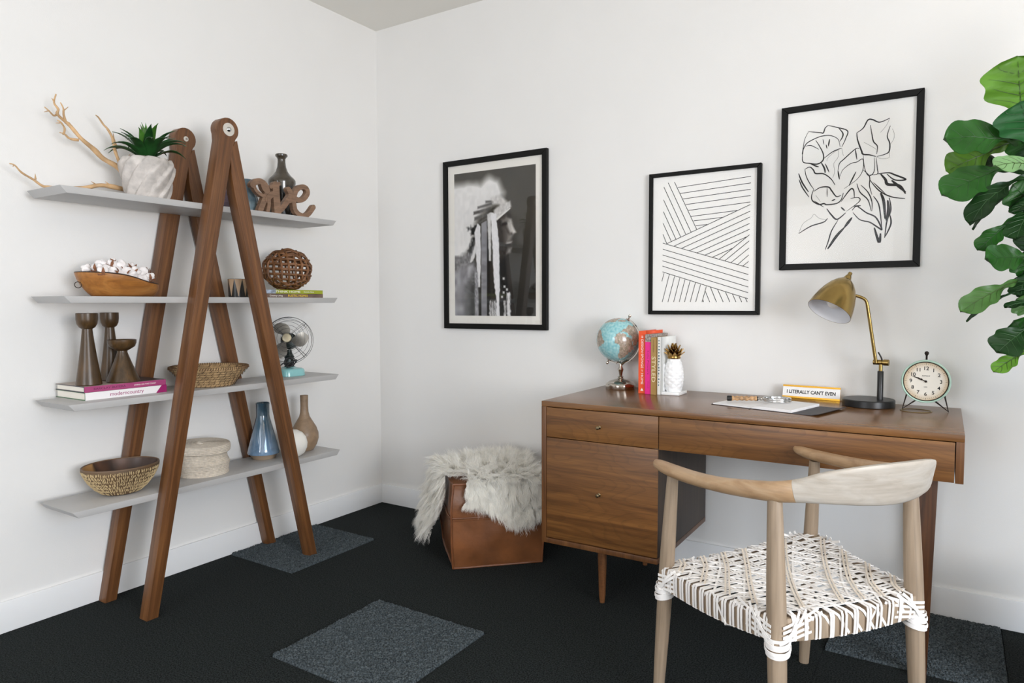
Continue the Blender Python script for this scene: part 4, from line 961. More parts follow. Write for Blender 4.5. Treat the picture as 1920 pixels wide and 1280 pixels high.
# flower drawing
t, W, Hh = picture('framed_flower_print', 'largest black framed picture, a brush drawing of flowers above the desk lamp', 2.239, 2.7375, 1.309, 1.961, 0.024)
pp = panel('print', M['paper'], t, -W/2+0.024, W/2-0.024, 0.024, Hh-0.024, 0.004, 0.010)
panel('glass_pane', M['glass_ar'], t, -W/2+0.024, W/2-0.024, 0.024, Hh-0.024, 0.0135, 0.0150)
rr = random.Random(3); base_w = [rr.uniform(0.0026, 0.0056) for _ in range(100)]
for k in (41, 42, 48, 50, 53, 60, 61): base_w[k] = 0.0095
thin = {11, 12, 22, 31, 33, 35, 36, 62}
o = build('brush_strokes', lineart(t, -W/2, W/2, 0, Hh, ART_FLOWER, lambda s, k: (0.0009 if k in thin else base_w[k]*(0.35+0.75*math.sin(PI*min(1, max(0, s*0.9+0.05))))), 0.0102, True, 8), M['ink'], pp, smooth=0); o['kind'] = 'stuff'
# ================================================================ DESK
DX, DY, DR = 1.474, -0.640, R(0.75)
DW, DD, DH = 1.4152, 0.612, 0.789
desk = thing('desk', 'walnut writing desk with a drawer pedestal at the left and tapered legs', 'desk', (DX, DY, 0), DR)
def dbox(name, m, x0, x1, y0, y1, z0, z1, parent=desk, bevel=0.001, **k):
    g = G(); g.box(x0, x1, y0, y1, z0, z1); return build(name, g, m, parent, bevel=bevel, **k)
dbox('desk_top', M['desk_top'], 0, DW, 0, DD, DH-0.021, DH, bevel=0.0015)
WC = 0.486; ZB = 0.219; ZD = 0.644
dbox('side_panel', M['desk_side'], 0, 0.021, 0.0, DD, ZB, DH-0.0212)
dbox('side_panel', M['desk_side'], DW-0.021, DW, 0.0, DD, ZD, DH-0.0212)
dbox('bottom_panel', M['desk_side'], 0.021, WC, 0.0, DD-0.01, ZB, ZB+0.02)
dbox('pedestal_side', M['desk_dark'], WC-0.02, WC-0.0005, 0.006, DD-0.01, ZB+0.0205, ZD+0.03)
dbox('back_panel', M['desk_side'], 0.0215, WC-0.0205, DD-0.03, DD-0.012, ZB+0.0205, DH-0.022)
dbox('apron_panel', M['desk_side'], WC, DW-0.0215, DD-0.03, DD-0.012, ZD, DH-0.022)
def drawer(x0, x1, z0, z1, knob, lab):
    d = dbox('drawer', M['desk_front'], x0, x1, 0.0015, 0.02, z0, z1, bevel=0.0012)
    # tray behind the front
    g = G(); g.box(x0+0.012, x1-0.012, 0.0205, DD-0.05, z0+0.012, z0+0.018)
    g.box(x0+0.012, x0+0.02, 0.0205, DD-0.05, z0+0.018, z1-0.012); g.box(x1-0.02, x1-0.012, 0.0205, DD-0.05, z0+0.018, z1-0.012)
    build('drawer_box', g, M['desk_side'], d)
    if knob:
        k = G(); k.lathe([(0.0, 0), (0.0065, 0), (0.0065, 0.002), (0.003, 0.004), (0.003, 0.012), (0.0062, 0.016), (0.0075, 0.021), (0.0045, 0.025), (0, 0.0255)], 16)
        k.xf(Matrix.Translation((knob[0], 0.0015, knob[1])) @ Matrix.Rotation(R(90), 4, 'X'))
        build('knob', k, M['steelb'], d)
M['steelb'] = mat('aged_brass_knob', (150, 134, 106), 0.25, 1.0)
drawer(0.0225, WC-0.0015, 0.6475, DH-0.024, (0.252, 0.705), '')
drawer(0.0225, WC-0.0015, 0.2425, 0.6445, (0.252, 0.445), '')
drawer(WC+0.0015, DW-0.0235, ZD+0.001, DH-0.024, None, '')
for (x, y) in ((0.239, 0.062), (0.239, DD-0.09)):
    g = G(); g.lathe([(0.0, 0), (0.0095, 0), (0.0105, 0.004), (0.013, 0.03), (0.019, ZB), (0, ZB)], 24); build('leg', g, wood('turned_leg', [(0.25, (84, 52, 30)), (0.5, (118, 77, 47)), (0.8, (140, 97, 62))], (9, 9, 0.8), 3, 1, 0.35), desk, loc=(x, y, 0))
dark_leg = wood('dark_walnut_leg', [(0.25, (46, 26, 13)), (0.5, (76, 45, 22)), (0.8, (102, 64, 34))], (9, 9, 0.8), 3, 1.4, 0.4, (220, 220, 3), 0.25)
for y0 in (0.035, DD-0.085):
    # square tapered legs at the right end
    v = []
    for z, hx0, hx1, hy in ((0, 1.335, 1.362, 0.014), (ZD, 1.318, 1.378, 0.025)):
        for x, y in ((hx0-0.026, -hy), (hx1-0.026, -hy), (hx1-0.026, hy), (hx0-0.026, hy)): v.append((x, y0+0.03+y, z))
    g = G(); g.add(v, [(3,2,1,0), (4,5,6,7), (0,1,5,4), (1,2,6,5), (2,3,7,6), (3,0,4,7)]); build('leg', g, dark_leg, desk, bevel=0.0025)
Md = Matrix.Translation((DX, DY, 0)) @ Matrix.Rotation(DR, 4, 'Z')
g = G(); g.tube([(0.048*math.cos(2*PI*i/48), 0.048*math.sin(2*PI*i/48), 0.0006) for i in range(48)], 0.0024, 8, closed=True)
g.v = [(x, y, max(z, 0.0)*0.6) for x, y, z in g.v]
gr = build('cable_grommet', g, mat('olive_brass', (150, 132, 84), 0.3, 0.9), desk, loc=tuple(Md.inverted() @ Vector((2.745, -0.165, DH)))); gr['label'] = 'thin brass ring let into the desk top below the clock'
ZT = DH+0.0002

# ================================================================ GLOBE
def globe():
    t = thing('desk_globe', 'small turquoise desk globe on a polished nickel stand at the left end of the desk', 'globe', (1.584, -0.118, ZT))
    nk = M['nickel']
    build('base', G().lathe([(0, 0), (0.067, 0), (0.068, 0.002), (0.067, 0.021), (0.064, 0.025), (0.050, 0.036), (0.028, 0.043), (0.016, 0.046), (0.010, 0.052), (0, 0.052)], 48), nk, t, smooth=30)
    build('stem', G().lathe([(0, 0.050), (0.008, 0.050), (0.015, 0.054), (0.007, 0.060), (0.010, 0.075), (0.014, 0.088), (0.008, 0.100), (0.007, 0.112), (0, 0.112)], 24), nk, t)
    c = Vector((-0.012, 0.0, 0.222)); r = 0.0985; tilt = R(28)
    ax = Vector((math.sin(tilt), -0.05, math.cos(tilt))).normalized()
    side = ax.cross(Vector((0, 1, 0))).normalized()   # points to +/-x in the arc plane
    if side.x < 0: side = -side
    # meridian arc passing on the right/below side
    g = G(); pts = []
    for i in range(33):
        a = PI*i/32; pts.append(c+ax*(math.cos(a)*(r+0.008))+side*(math.sin(a)*(r+0.008)))
    g.rect_sweep(pts, 0.010, 0.003, up=[(p-c) for p in pts]); build('meridian_arc', g, nk, t, smooth=50)
    g = G(); 
    g.add(*(lambda q: (q.v, q.f))(G().rect_sweep(smooth_path([tuple(c+ax*(math.cos(a)*(r+0.0105))+side*(math.sin(a)*(r+0.0105))) for a in (R(118), R(132), R(148))], 6), 0.010, 0.002, up=[(0, 0, 1)]*13)))
    pm = c+ax*(math.cos(R(135))*(r+0.010))+side*(math.sin(R(135))*(r+0.010))
    for q in (R(116), R(158)):
        e = c+ax*(math.cos(q)*(r+0.010))+side*(math.sin(q)*(r+0.010))
        g.tube(smooth_path([tuple(e), (0.35*e.x, e.y*.5, 0.122), (0.0, 0, 0.108)], 5), [0.004+0.003*i/10 for i in range(11)], 8)
    build('bracket', g, nk, t)
    for s in (1, -1):
        g = G(); p = c+ax*s*(r+0.004)
        g.lathe([(0, 0), (0.011, 0), (0.011, 0.003), (0.004, 0.006), (0.0035, 0.012), (0.0065, 0.016), (0.007, 0.020), (0.0045, 0.025), (0, 0.026)], 16)
        g.xf(Matrix.Translation(p) @ (ax*s).to_track_quat('Z', 'Y').to_matrix().to_4x4()); build('pivot_knob', g, nk, t)
    # ball with painted land masses
    nu, nv = 200, 100
    cont = [ # lon/lat polygons (degrees), simplified coasts
     [(-10,36),(-6,44),(-2,48),(4,52),(10,56),(6,60),(14,66),(25,70),(45,68),(70,72),(110,75),(140,72),(170,68),(160,60),(142,52),(130,42),(122,38),(120,28),(108,20),(105,10),(98,16),(88,22),(80,12),(77,8),(72,20),(60,25),(52,16),(44,12),(38,22),(34,30),(36,36),(28,38),(22,38),(16,42),(8,44),(0,40)],
     [(-17,15),(-16,24),(-10,32),(0,36),(10,37),(20,32),(32,31),(38,18),(44,11),(51,12),(42,-2),(40,-12),(35,-22),(30,-32),(20,-35),(16,-28),(12,-16),(9,0),(5,5),(-8,5)],
     [(-80,8),(-72,12),(-60,8),(-50,0),(-35,-6),(-39,-18),(-48,-27),(-58,-36),(-66,-48),(-70,-55),(-74,-45),(-71,-30),(-71,-18),(-81,-5)],
     [(-165,65),(-140,70),(-110,72),(-85,72),(-65,62),(-56,52),(-66,45),(-75,38),(-81,30),(-83,29),(-90,30),(-97,26),(-95,18),(-88,20),(-84,12),(-80,8),(-95,15),(-106,22),(-115,30),(-124,42),(-130,54),(-150,60)],
     [(-55,60),(-30,68),(-20,76),(-35,83),(-60,80),(-70,76)], [(115,-22),(130,-12),(142,-12),(152,-26),(146,-38),(130,-32),(116,-34)]]
    Vl = np.linspace(0, PI, nv+1); Ul = np.linspace(0, 2*PI, nu, endpoint=False)
    lon0 = R(-62)   # turns the Atlantic to the viewer
    v = []; cols = []
    M3 = Matrix.Identity(3)
    e1 = ax.orthogonal().normalized()
    xax = (Vector((0, -1, 0))-ax*Vector((0, -1, 0)).dot(ax)).normalized(); yax = ax.cross(xax)
    def inside(lo, la, poly):
        ins = False; n = len(poly)
        for i in range(n):
            a, b = poly[i]; c2, d = poly[(i+1) % n]
            if (b > la) != (d > la) and lo < (c2-a)*(la-b)/(d-b)+a: ins = not ins
        return ins
    for u in Ul:
        for w_ in Vl:
            d = xax*(math.sin(w_)*math.cos(u))+yax*(math.sin(w_)*math.sin(u))+ax*math.cos(w_)
            v.append(tuple(d*r))
            la = 90-math.degrees(w_); lo = (math.degrees(u)-24+180) % 360-180
            q = mnoise.noise(d*9)*4; q2 = mnoise.noise(d*14+Vector((5, 1, 2)))*4
            land = any(inside(lo+q, la+q2, P) for P in cont)
            nn = mnoise.noise(d*11+Vector((3, 3, 3)))*0.5+0.5; n2 = mnoise.noise(d*34)*0.5+0.5
            if land:
                a = np.array([132, 124, 100.]); b = np.array([200, 178, 168.]); cc = a*(1-nn)+b*nn; cc = cc*(0.72+0.5*n2)
            else:
                a = np.array([104, 172, 182.]); b = np.array([190, 222, 220.]); cc = a*(1-nn)+b*nn
            cols.append([lin(min(255, x)) for x in cc]+[1])
    k = nv+1; f = []
    for i in range(nu):
        j = (i+1) % nu
        for q in range(nv): f.append((i*k+q, i*k+q+1, j*k+q+1, j*k+q))
    me = bpy.data.meshes.new('ball'); me.from_pydata(v, [], f); me.materials.append(attrmat('globe_map', 0.22, 0.5, 0.4))
    me.polygons.foreach_set('use_smooth', [True]*len(me.polygons))
    o = bpy.data.objects.new('ball', me); C.objects.link(o); o.parent = t; o.location = c
    paint(o, cols)
globe()

# ================================================================ BOOKS STANDING ON THE DESK
def standing(name, label, x, y, T, D, Hh, cover, spine_text=(), hard=0.0025, extra=None, rz=0):
    t = thing(name, label, 'book', (x, y, ZT), rz)
    g = G(); g.box(0, T, 0, hard, 0, Hh); g.box(0, hard, hard, D, 0, Hh); g.box(T-hard, T, hard, D, 0, Hh)
    build('cover', g, cover, t, bevel=0.0005, seg=1)
    g = G(); g.box(hard, T-hard, hard, D-0.004, 0.003, Hh-0.003); build('page_block', g, M['page'], t)
    for s, size, zc, m, wd in spine_text:
        tg = text_geo(s, size, 0.0002, width=wd)
        # text reads downwards: rotate -90 about view axis
        tg.v = [(T/2+yy, -0.0003-zz, zc-xx) for xx, yy, zz in tg.v]
        build('lettering', tg, m, t, smooth=0)
    if extra: extra(t, T, D, Hh)
    return t
tri = lambda t, T, D, Hh: build('publisher_mark', G().add([(T/2-.007, -0.0004, 0.012), (T/2+.007, -0.0004, 0.012), (T/2, -0.0004, 0.024)], [(0, 1, 2)]), whitei, t, smooth=0)
standing('hardcover_book', 'tall orange hardcover standing next to the globe', 1.7135, -0.225, 0.033, 0.2, 0.268, mat('orange_cloth', (232, 82, 34), 0.55), [('DESIGN\u00b7SPONGE', 0.0150, 0.171, whitei, 0.122), ('AT', 0.0085, 0.0985, whitei, 0.009), ('HOME', 0.0150, 0.064, whitei, 0.048), ('II', 0.012, 0.243, whitei, 0.008)], extra=tri)
def pk(t, T, D, Hh):
    g = G(); g.box(-0.0003, T+0.0003, -0.0005, D+0.0004, Hh-0.031, Hh+0.0006); build('cover_panel', g, mat('leopard_print', (150, 140, 132), 0.5, var=0.7, vscale=120), t)
standing('hardcover_book', 'bright pink hardcover between the orange and the gold book', 1.7475, -0.235, 0.0265, 0.2, 0.254, mat('hot_pink', (222, 24, 132), 0.45), [('Lulu Powers', 0.011, 0.135, mat('dark_pink_ink', (150, 20, 90), 0.5), 0.10), ('RYLAND', 0.006, 0.04, mat('dark_pink_ink', (150, 20, 90), 0.5), 0.03)], extra=pk)
standing('hardcover_book', 'gold hardcover lettered STYLED standing among the desk books', 1.7750, -0.240, 0.0225, 0.19, 0.242, mat('gold_cloth', (164, 130, 74), 0.4, 0.3), [('STYLED', 0.024, 0.108, mat('cream_ink', (226, 210, 170), 0.5), 0.108), ('EMILY HENDERSON', 0.006, 0.205, mat('brown_ink', (96, 72, 40), 0.5), 0.05)])
def bluemk(t, T, D, Hh):
    random.seed(3); g = G()
    for k in range(16):
        z = Hh-0.012-k*0.0125; x = random.uniform(0.004, T-0.009); g.box(x, x+random.uniform(0.003, 0.006), -0.0005, 0, z-random.uniform(.003, .008), z)
    build('cover_print', g, mat('teal_ink', (58, 96, 110), 0.5), t)
standing('hardcover_book', 'white patterned book standing against the pineapple bookend', 1.7985, -0.225, 0.013, 0.19, 0.243, mat('white_boards', (226, 226, 222), 0.4), extra=bluemk)

# ================================================================ PINEAPPLE BOOKEND
def bookend():
    t = thing('pineapple_bookend', 'white ceramic pineapple bookend with a gold leafy crown', 'bookend', (1.8125, -0.165, ZT))
    g = G(); g.box(0, 0.078, -0.052, 0.052, 0, 0.012); g.box(0, 0.004, -0.030, 0.052, 0.012, 0.13)
    build('base', g, M['white_gl'], t, bevel=0.002)
    def f(u, v):
        a = 2*PI*u; z = 0.010+v*0.150
        r = 0.0405*(max(0.0, math.sin(PI*(0.20+0.72*v)))**0.55)
        p = 7; d1 = (a*p/(2*PI)+v*6) % 1; d2 = (a*p/(2*PI)-v*6) % 1
        r += 0.0026*(1-max(abs(d1-0.5), abs(d2-0.5))*2)
        return (0.037+r*math.cos(a), r*math.sin(a), z)
    g = G(); g.surf(f, 140, 70, cu=True); build('fruit', g, M['white_gl'], t, smooth=70)
    cr = G(); random.seed(6)
    for ring, (n, r0, L, el) in enumerate(((11, 0.019, 0.034, 52), (10, 0.016, 0.047, 66), (8, 0.011, 0.062, 78), (4, 0.005, 0.070, 87))):
        for k in range(n):
            a = 2*PI*(k+ring*0.5)/n; e = R(el); pts = []; wid = []
            for i in range(6):
                s = i/5; rr_ = r0+L*s*math.cos(e)*(1+0.3*s); pts.append((0.037+rr_*math.cos(a), rr_*math.sin(a), 0.156+L*s*math.sin(e)*(1-0.12*s*s))); wid.append(0.019*(1-s**2.2)+0.001)
            cr.rect_sweep(pts, wid, 0.003, up=(math.cos(a)*0.3, math.sin(a)*0.3, 1))
    cr.lathe([(0, 0.15), (0.026, 0.151), (0.028, 0.158), (0.02, 0.175), (0, 0.18)], 24, c=(0.037, 0, 0))
    build('crown', cr, M['gold'], t, smooth=50)
bookend()

# ================================================================ NOTEBOOK, MAGNIFIER, NAME PLATE
def notebook():
    rz = R(-14.5)
    t = thing('open_notebook', 'open notebook with blank white pages and dark cover lying on the desk', 'notebook', (2.232, -0.428, ZT), rz)
    dk = mat('charcoal_cover', (58, 56, 60), 0.6)
    g = G(); g.box(-0.160, -0.003, 0, 0.235, 0, 0.002); g.box(0.003, 0.17, 0, 0.235, 0, 0.002); g.box(-0.003, 0.003, 0, 0.235, 0, 0.0015); build('cover', g, dk, t, bevel=0.0006, seg=1)
    g = G(); g.rect_sweep([(0.17, 0.1175, 0.001), (0.20, 0.1175, 0.001), (0.225, 0.1175, 0.003), (0.247, 0.1175, 0.008)], 0.235, 0.002); build('cover_flap', g, dk, t, smooth=30)
    pg = mat('blank_page', (238, 236, 236), 0.8)
    def pf(x0, x1, h, s):
        g = G(); n = 10
        pts = [(x0+(x1-x0)*i/n, 0.002+h*(1-math.exp(-abs((x0+(x1-x0)*i/n)*s)*120))*1.0) for i in range(n+1)]
        poly = [(x, z) for x, z in pts]+[(x1, 0.002), (x0, 0.002)]
        g.prism(poly, 0.004, 0.231); g.v = [(p[0], p[2], p[1]) for p in g.v]; return g
    build('page_block', pf(-0.154, -0.001, 0.004, 1), pg, t, smooth=30); build('page_block', pf(0.001, 0.152, 0.0095, 1), pg, t, smooth=30)
    g = G(); g.box(-0.0015, 0.0015, -0.012, 0.23, 0.0016, 0.0022); build('ribbon_marker', g, M['black'], t)
notebook()
def magnifier():
    a = Vector((2.127, -0.350, 0)); b = Vector((2.300, -0.272, 0)); ang = math.atan2(b.y-a.y, b.x-a.x)
    t = thing('magnifying_glass', 'magnifying glass with a carved bone handle resting on the open notebook', 'magnifying glass', (a.x, a.y, ZT+0.0125), ang)
    rh = 0.0105
    g = G(); random.seed(2)
    n = 26; pts = [(0.016+0.092*i/n, 0, rh+0.0005) for i in range(n+1)]; g.tube(pts, [0.0085+0.0012*math.sin(i*1.3)+random.uniform(-.0006, .0006) for i in range(n+1)], 12)
    build('handle', g, mat('carved_bone', (176, 138, 98), 0.5, var=0.55, vscale=90, bump=0.8, bscale=200), t)
    g = G(); g.tube([(0, 0, rh), (0.002, 0, rh), (0.016, 0, rh)], [0.0095, 0.0105, 0.0105], 20); g.tube([(0.108, 0, rh), (0.113, 0, rh)], 0.0085, 20); build('end_cap', g, M['black'], t)
    g = G(); g.tube([(0.113, 0, rh), (0.118, 0, rh), (0.122, 0, rh), (0.128, 0, rh), (0.133, 0, rh)], [0.006, 0.0035, 0.0075, 0.0065, 0.003], 16); build('ferrule', g, M['nickel'], t)
    R0 = 0.050; cx = 0.133+R0
    g = G(); prof = [(R0-0.004, -0.005), (R0, -0.007), (R0+0.0015, -0.003), (R0, 0), (R0+0.0015, 0.003), (R0, 0.007), (R0-0.004, 0.005), (R0-0.005, 0)]
    v = []; n = 56
    for i in range(n):
        q = 2*PI*i/n
        for r_, z in prof: v.append((cx+r_*math.cos(q), r_*math.sin(q), rh-0.002+z))
    f = [(i*8+j, ((i+1) % n)*8+j, ((i+1) % n)*8+(j+1) % 8, i*8+(j+1) % 8) for i in range(n) for j in range(8)]
    g.add(v, f); ring = build('ring', g, M['chrome'], t, smooth=50)
    g = G(); g.lathe([(0, -0.004), (R0-0.005, -0.001), (R0-0.005, 0.001), (0, 0.004)], 40, c=(cx, 0, rh-0.002)); build('lens', g, M['glass'], ring, smooth=60)
magnifier()
def nameplate():
    xa, ya, xb, yb = 2.268, -0.052, 2.484, -0.066
    ang = math.atan2(yb-ya, xb-xa); L = math.hypot(xb-xa, yb-ya)
    t = thing('name_plate', 'gold and white desk plate lettered I LITERALLY CANT EVEN beside the lamp', 'sign', (xa, ya, ZT), ang)
    gm = mat('bright_gold', (226, 172, 66), 0.22, 0.9)
    tilt = R(-14); T = Matrix.Translation((0, 0, 0.003)) @ Matrix.Rotation(tilt, 4, 'X')
    g = G(); g.box(0, L, 0, 0.002, 0, 0.052); g.box(0, L, -0.004, 0, 0, 0.0045); g.box(0, L, -0.004, -0.0028, 0.0045, 0.007); g.box(0, L, -0.004, 0, 0.0475, 0.052); g.box(0, L, -0.004, -0.0028, 0.045, 0.0475)
    g.xf(T); g.box(0, L, -0.002, 0.032, 0, 0.0025); build('holder', g, gm, t)
    g = G(); g.box(0.0005, L-0.0005, -0.0026, -0.0002, 0.0048, 0.0472); g.xf(T); pl = build('plate', g, mat('white_plastic', (244, 242, 240), 0.35), t)
    tg = text_geo("I LITERALLY CAN'T EVEN", 0.0155, 0.0002, width=L*0.845, bold=0.0004)
    tg.v = [(L/2+x, -0.0030-z, 0.025+y*1.25) for x, y, z in tg.v]; tg.xf(T); build('lettering', tg, M['ink'], pl, smooth=0)
nameplate()

# ================================================================ LAMP
def lamp():
    bx, by = 2.588, -0.118
    t = thing('desk_lamp', 'brass desk lamp with a bell shade and round black base', 'lamp', (bx, by, ZT))
    bk_ = M['black']
    build('base', G().lathe([(0, 0), (0.0875, 0), (0.089, 0.002), (0.089, 0.024), (0.0865, 0.027), (0, 0.0275)], 64), bk_, t, smooth=30)
    sx, sy = 0.038, -0.002
    build('stem', G().lathe([(0, 0.027), (0.0105, 0.027), (0.0105, 0.131), (0.009, 0.133), (0, 0.133)], 24, c=(sx, sy, 0)), bk_, t)
    br = M['brass']
    g = G(); g.lathe([(0, 0.133), (0.0065, 0.133), (0.0065, 0.158), (0, 0.158)], 20, c=(sx, sy, 0))
    j = Vector((sx, sy, 0.165)); d = Vector((1, -0.15, 0)).normalized()
    g.tube([j-d*0.026, j-d*0.025, j+d*0.004, j+d*0.005, j+d*0.008, j+d*0.009, j+d*0.026, j+d*0.028], [0.0075, 0.0095, 0.0095, 0.008, 0.008, 0.0115, 0.0115, 0.0095], 20)
    build('swivel_joint', g, br, t)
    # arm: world targets minus base
    P0 = Vector((2.611-bx, -0.130-by, 0.952-ZT)); P1 = Vector((2.580-bx, -0.150-by, 1.165-ZT)); P2 = Vector((2.574-bx, -0.152-by, 1.184-ZT)); P3 = Vector((2.557-bx, -0.157-by, 1.196-ZT)); P4 = Vector((2.505-bx, -0.167-by, 1.212-ZT))
    g = G(); g.tube([P0, P0*0.5+P1*0.5, P1], 0.0062, 14); g.tube(smooth_path([tuple(P1), tuple(P2), tuple(P3), tuple(P3*0.5+P4*0.5), tuple(P4)], 5), [0.0058]*21, 14); build('arm', g, br, t)
    # shade
    apex = Vector((2.511-bx, -0.165-by, 1.262-ZT)); axis = Vector((-0.34, -0.46, -0.82)).normalized()
    q = axis.to_track_quat('Z', 'Y').to_matrix().to_4x4(); T = Matrix.Translation(apex) @ q
    out = [(0.012, 0.0), (0.020, 0.004), (0.033, 0.016), (0.048, 0.037), (0.060, 0.062), (0.069, 0.089), (0.0755, 0.118), (0.079, 0.145)]
    inn = [(0.0775, 0.145), (0.074, 0.118), (0.0675, 0.088), (0.0585, 0.063), (0.0465, 0.040), (0.0315, 0.020), (0.018, 0.008), (0, 0.006)]
    g = G(); g.lathe(out+[(0.0782, 0.1455)], 64); g.f = [q for q in g.f if len(q) == 4]; g.m = [0]*len(g.f); g.xf(T); sh = build('shade', g, br, t, smooth=60)
    g = G(); g.lathe(inn, 64); g.f = [q for q in g.f if len(q) == 4]; g.m = [0]*len(g.f); g.xf(T); build('shade_lining', g, M['white_in'], sh, smooth=60)
    g = G(); g.lathe([(0, -0.030), (0.0065, -0.030), (0.0075, -0.028), (0.0075, -0.018), (0.010, -0.015), (0.013, -0.006), (0.0155, 0.004), (0, 0.004)], 24); g.xf(T); build('finial', g, br, sh)
    g = G(); g.lathe([(0, 0.01), (0.014, 0.012), (0.014, 0.05), (0.016, 0.055), (0.026, 0.075), (0.030, 0.094), (0.026, 0.112), (0.014, 0.123), (0, 0.126)], 28); g.xf(T); build('bulb', g, mat('frosted_bulb', (238, 236, 232), 0.3), sh, smooth=60)
    g = G(); g.tube(smooth_path([(P0.x+0.006, P0.y+0.006, P0.z+0.04), (P0.x+0.016, P0.y+0.008, P0.z+0.02), (sx+0.004, sy+0.006, 0.165), (sx, sy+0.008, 0.14)], 5), 0.0028, 8); build('cord', g, bk_, t)
lamp()

# ================================================================ CLOCK
def clock():
    t = thing('table_clock', 'round mint green table clock with wire legs at the right end of the desk', 'clock', (2.772, -0.150, ZT))
    mint = mat('mint_enamel', (182, 212, 196), 0.4, var=0.12, vscale=30); iron = mat('dark_iron', (44, 34, 30), 0.45, 0.7)
    c = Vector((0, 0, 0.1055)); T = Matrix.Translation(c) @ Matrix.Rotation(R(93), 4, 'X')   # local z -> -y
    g = G(); g.lathe([(0, -0.030), (0.066, -0.030), (0.074, -0.024), (0.0765, -0.012), (0.0775, 0.0), (0.0765, 0.006), (0.074, 0.008), (0.0715, 0.006), (0.070, 0.0), (0.0695, -0.002), (0, -0.002)], 64); g.xf(T); body = build('body', g, mint, t, smooth=35)
    g = G(); g.tube([(0.0695*math.cos(2*PI*i/64), 0.0695*math.sin(2*PI*i/64), 0.0015) for i in range(64)], 0.0017, 6, closed=True); g.xf(T); build('inner_rim', g, iron, t)
    def dial():
        m, N, L, b = newmat('aged_dial'); tc = N.new('ShaderNodeTexCoord'); ln = N.new('ShaderNodeVectorMath'); ln.operation = 'LENGTH'
        L.new(tc.outputs['Object'], ln.inputs[0]); n = N.new('ShaderNodeTexNoise'); n.inputs['Scale'].default_value = 18; L.new(tc.outputs['Object'], n.inputs['Vector'])
        ma = N.new('ShaderNodeMath'); ma.operation = 'MULTIPLY_ADD'; ma.inputs[1].default_value = 0.02; L.new(n.outputs['Fac'], ma.inputs[0]); L.new(ln.outputs['Value'], ma.inputs[2])
        r = N.new('ShaderNodeValToRGB'); mr = N.new('ShaderNodeMapRange'); mr.inputs['From Min'].default_value = 0.055; mr.inputs['From Max'].default_value = 0.083
        L.new(ma.outputs[0], mr.inputs['Value']); L.new(mr.outputs[0], r.inputs[0]); r.color_ramp.elements[0].color = rgb(232, 226, 214); r.color_ramp.elements[1].color = rgb(200, 172, 132)
        L.new(r.outputs[0], b.inputs['Base Color']); b.inputs['Roughness'].default_value = 0.6; return m
    g = G(); g.lathe([(0, -0.0018), (0.069, -0.0018), (0.069, -0.0008), (0, -0.0008)], 64); d = build('dial', g, dial(), t, smooth=30)
    d.matrix_local = T
    g = G()
    for k in range(60):
        a = 2*PI*k/60; L_ = 0.0062 if k % 5 == 0 else 0.0032; w_ = 0.0006 if k % 5 == 0 else 0.00032
        r0 = 0.0595; dx, dy = math.cos(a), math.sin(a)
        g.add([(dx*r0-dy*w_, dy*r0+dx*w_, -0.0004), (dx*r0+dy*w_, dy*r0-dx*w_, -0.0004), (dx*(r0+L_)+dy*w_, dy*(r0+L_)-dx*w_, -0.0004), (dx*(r0+L_)-dy*w_, dy*(r0+L_)+dx*w_, -0.0004)], [(0, 1, 2, 3)])
    mk = build('minute_marks', g, M['ink'], d, smooth=0); mk['kind'] = 'stuff'
    for h in range(1, 13):
        tg = text_geo(str(h), 0.0178, 0.0001, bold=0.0003); a = PI/2-2*PI*h/12
        r = 0.0465; tg.v = [(x+r*math.cos(a), y+r*math.sin(a), -0.0004+z) for x, y, z in tg.v]; build('numeral', tg, M['ink'], d, smooth=0)
    for s, sz, yy in (('ANTIQUE', 0.0058, 0.0195), ('HMC', 0.005, -0.0205)):
        tg = text_geo(s, sz, 0.0001); tg.v = [(x, y+yy, -0.0004+z) for x, y, z in tg.v]; build('lettering', tg, M['ink'], d, smooth=0)
    for nm, a, L_, w_, zz in (('hour_hand', R(90-296), 0.032, 0.0042, 0.001), ('minute_hand', R(90-294), 0.046, 0.0026, 0.0022)):
        g = G(); dx, dy = math.cos(a), math.sin(a)
        g.rect_sweep([(dx*s*L_, dy*s*L_, zz) for s in (-0.12, 0, 0.35, 0.42, 0.5, 0.6, 0.8, 1)], [w_*.7, w_*.8, w_*.6, w_*1.5, w_*1.7, w_*.7, w_*1.2, 0.0005], 0.0008); build(nm, g, iron, d)
    g = G(); g.lathe([(0, -0.001), (0.004, 0), (0.004, 0.003), (0, 0.0038)], 20); build('centre_pin', g, iron, d)
    g = G(); g.lathe([(0, 0.0755), (0.0032, 0.0755), (0.0032, 0.091), (0.0045, 0.0935), (0.0072, 0.098), (0.0065, 0.104), (0.003, 0.107), (0, 0.107)], 20); g.v = [(x, y+0.012, z+c.z) for x, y, z in g.v]; build('top_knob', g, iron, t)
    for s in (-1, 1):
        g = G(); ft = Vector((s*0.071, -0.004, 0.0024))
        for off in (0, 0.010):
            p1 = Vector((s*0.058, off*0.8, 0.058)); p2 = Vector((s*0.030, off*0.8, 0.036))
            f2 = ft+Vector((0, off, 0))
            g.tube([p1, f2, p2], 0.0027, 8)
        build('wire_leg', g, iron, t)
clock()
